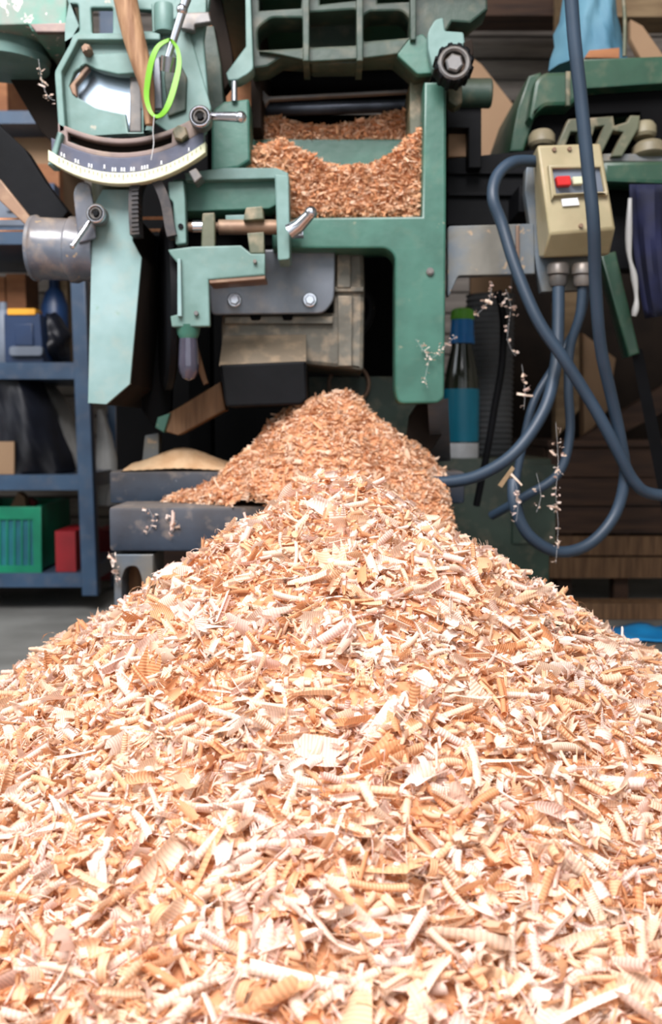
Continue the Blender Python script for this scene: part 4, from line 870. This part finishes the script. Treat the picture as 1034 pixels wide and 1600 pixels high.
# ================================================================== THE MAIN PILE
PX, PY, PZ = .012, .965, .348
def pile(X, Y):
    dx = X - PX; dy = Y - PY
    kx = np.where(dx < 0, .93, .93); ky = np.where(dy < 0, .74, 1.15)
    r = np.sqrt((dx * kx) ** 2 + (dy * ky) ** 2)
    r2 = np.sqrt(r * r + .030 ** 2) - .030
    cone = PZ - .72 * r2
    apron = (.085 - .03 * np.clip(dx / .3, 0, 1) * (dy > -.3)) * np.exp(-np.maximum(r - .25, 0) / .20)
    s = .02; h = np.log(np.exp(cone / s) + np.exp(apron / s)) * s
    h = np.where(r > .25, h, np.maximum(cone, h * 0 + cone))
    w_ = np.clip((r - .2) / .15, 0, 1); h = cone * (1 - w_) + w_ * np.log(np.exp(np.clip(cone, -.6, 1) / s) + np.exp(apron / s)) * s
    ed = np.clip((.80 - r) / .25, 0, 1)
    h = h * ed
    n_ = .006 * np.sin(X * 31 + 1.3) * np.sin(Y * 27 + X * 9) + .004 * np.sin(X * 71 + Y * 39) * np.cos(Y * 63 - 1) + .002 * np.sin(X * 160) * np.sin(Y * 150)
    return np.maximum(h + n_ * np.clip(h / .04, 0, 1), 0)
PL = thing('shavings_pile', 'large pile of curled pale orange wood shavings filling the foreground', 'wood shavings', (PX, PY, 0))
def samp(n, fn=pile):
    x = rng.uniform(-.62, .62, n); y = rng.uniform(.24, 1.22, n)
    vis = (np.abs(x) < (y * .40 + .06)) | (rng.uniform(size=n) < .45); x, y = x[vis], y[vis]
    back = (y > PY + .06) & (rng.uniform(size=len(y)) < .5); x, y = x[~back], y[~back]
    z = fn(x, y); k = z > .004
    return x[k], y[k], z[k]
x, y, z = samp(90000)
nr = hf_normals(pile, x, y)
lay = rng.uniform(-.006, .006, len(z))
sz_ = np.clip(rng.lognormal(-.34, .36, len(z)), .32, 1.5) * (1 + .45 * np.clip((.75 - y) / .35, 0, 1))
data = scatter(np.stack([x, y, z + lay], 1), nr, sz_, {'roll': 2.8, 'half': 3.4, 'flake': 1.8, 'curl': 1.8, 'sliver': 1.4, 'fibre': 3.2, 'crumb': 5, 'fringe': 5}, tilt=.5)
gb = grid(lambda X, Y: pile(X, Y) - .004, -.66, .66, .24, 1.234, 150, 120)
chip_object('shavings', data, shav, PL, body=gb, kind='stuff')
# the largest shavings, one by one, sharing meshes
big = []
for kd, cnt in (('roll', 9), ('half', 7), ('flake', 6), ('curl', 2)):
    for i in range(cnt):
        V, Q, U = KINDS[kd][i]; me = bpy.data.meshes.new('shaving'); me.from_pydata((V * .001).tolist(), [], Q.tolist())
        me.polygons.foreach_set('use_smooth', [True] * len(me.polygons))
        me.attributes.new('tint', 'FLOAT', 'POINT').data.foreach_set('value', np.full(len(V), rng.uniform(.35, 1), dtype=np.float32))
        me.attributes.new('cuv', 'FLOAT_VECTOR', 'POINT').data.foreach_set('vector', U.astype(np.float32).ravel())
        me.materials.append(shav); big.append(me)
x = rng.uniform(-.3, .3, 2600); y = .40 + .5 * rng.uniform(size=2600) ** 1.5; k = np.abs(x) < y * .34; x, y = x[k][:300], y[k][:300]
z = pile(x, y); nr = hf_normals(pile, x, y); R = rotmats(nr, np.full(len(x), .3), rng.uniform(0, 6.28, len(x)))
for i in range(len(x)):
    o_ = bpy.data.objects.new('shaving', big[rng.integers(len(big))]); col.objects.link(o_); o_.parent = PL
    s_ = rng.uniform(.85, 1.35); m4 = Matrix([list(R[i][0]), list(R[i][1]), list(R[i][2])]).to_4x4()
    m4 = Matrix.Translation(Vector((x[i] - PX, y[i] - PY, z[i] + rng.uniform(.001, .007)))) @ m4 @ Matrix.Scale(s_, 4); o_.matrix_local = m4
# scattered crumbs on the floor around the pile
n = 1600; x = rng.uniform(-.75, .75, n); y = rng.uniform(.8, 1.7, n); k = (pile(x, y) < .004) & (rng.uniform(size=n) < np.exp(-np.maximum(np.hypot(x, y - .95) - .6, 0) * 5)); x, y = x[k], y[k]
d = scatter(np.stack([x, y, np.full(len(x), .0025)], 1), np.tile(np.array([0, 0, 1.]), (len(x), 1)), rng.uniform(.3, .8, len(x)), {'crumb': 5, 'half': 1, 'sliver': 1}, tilt=.15)
chip_object('scattered_shavings', d, shav, label='stray shavings and dust scattered on the concrete around the pile', cat='wood shavings', kind='stuff')
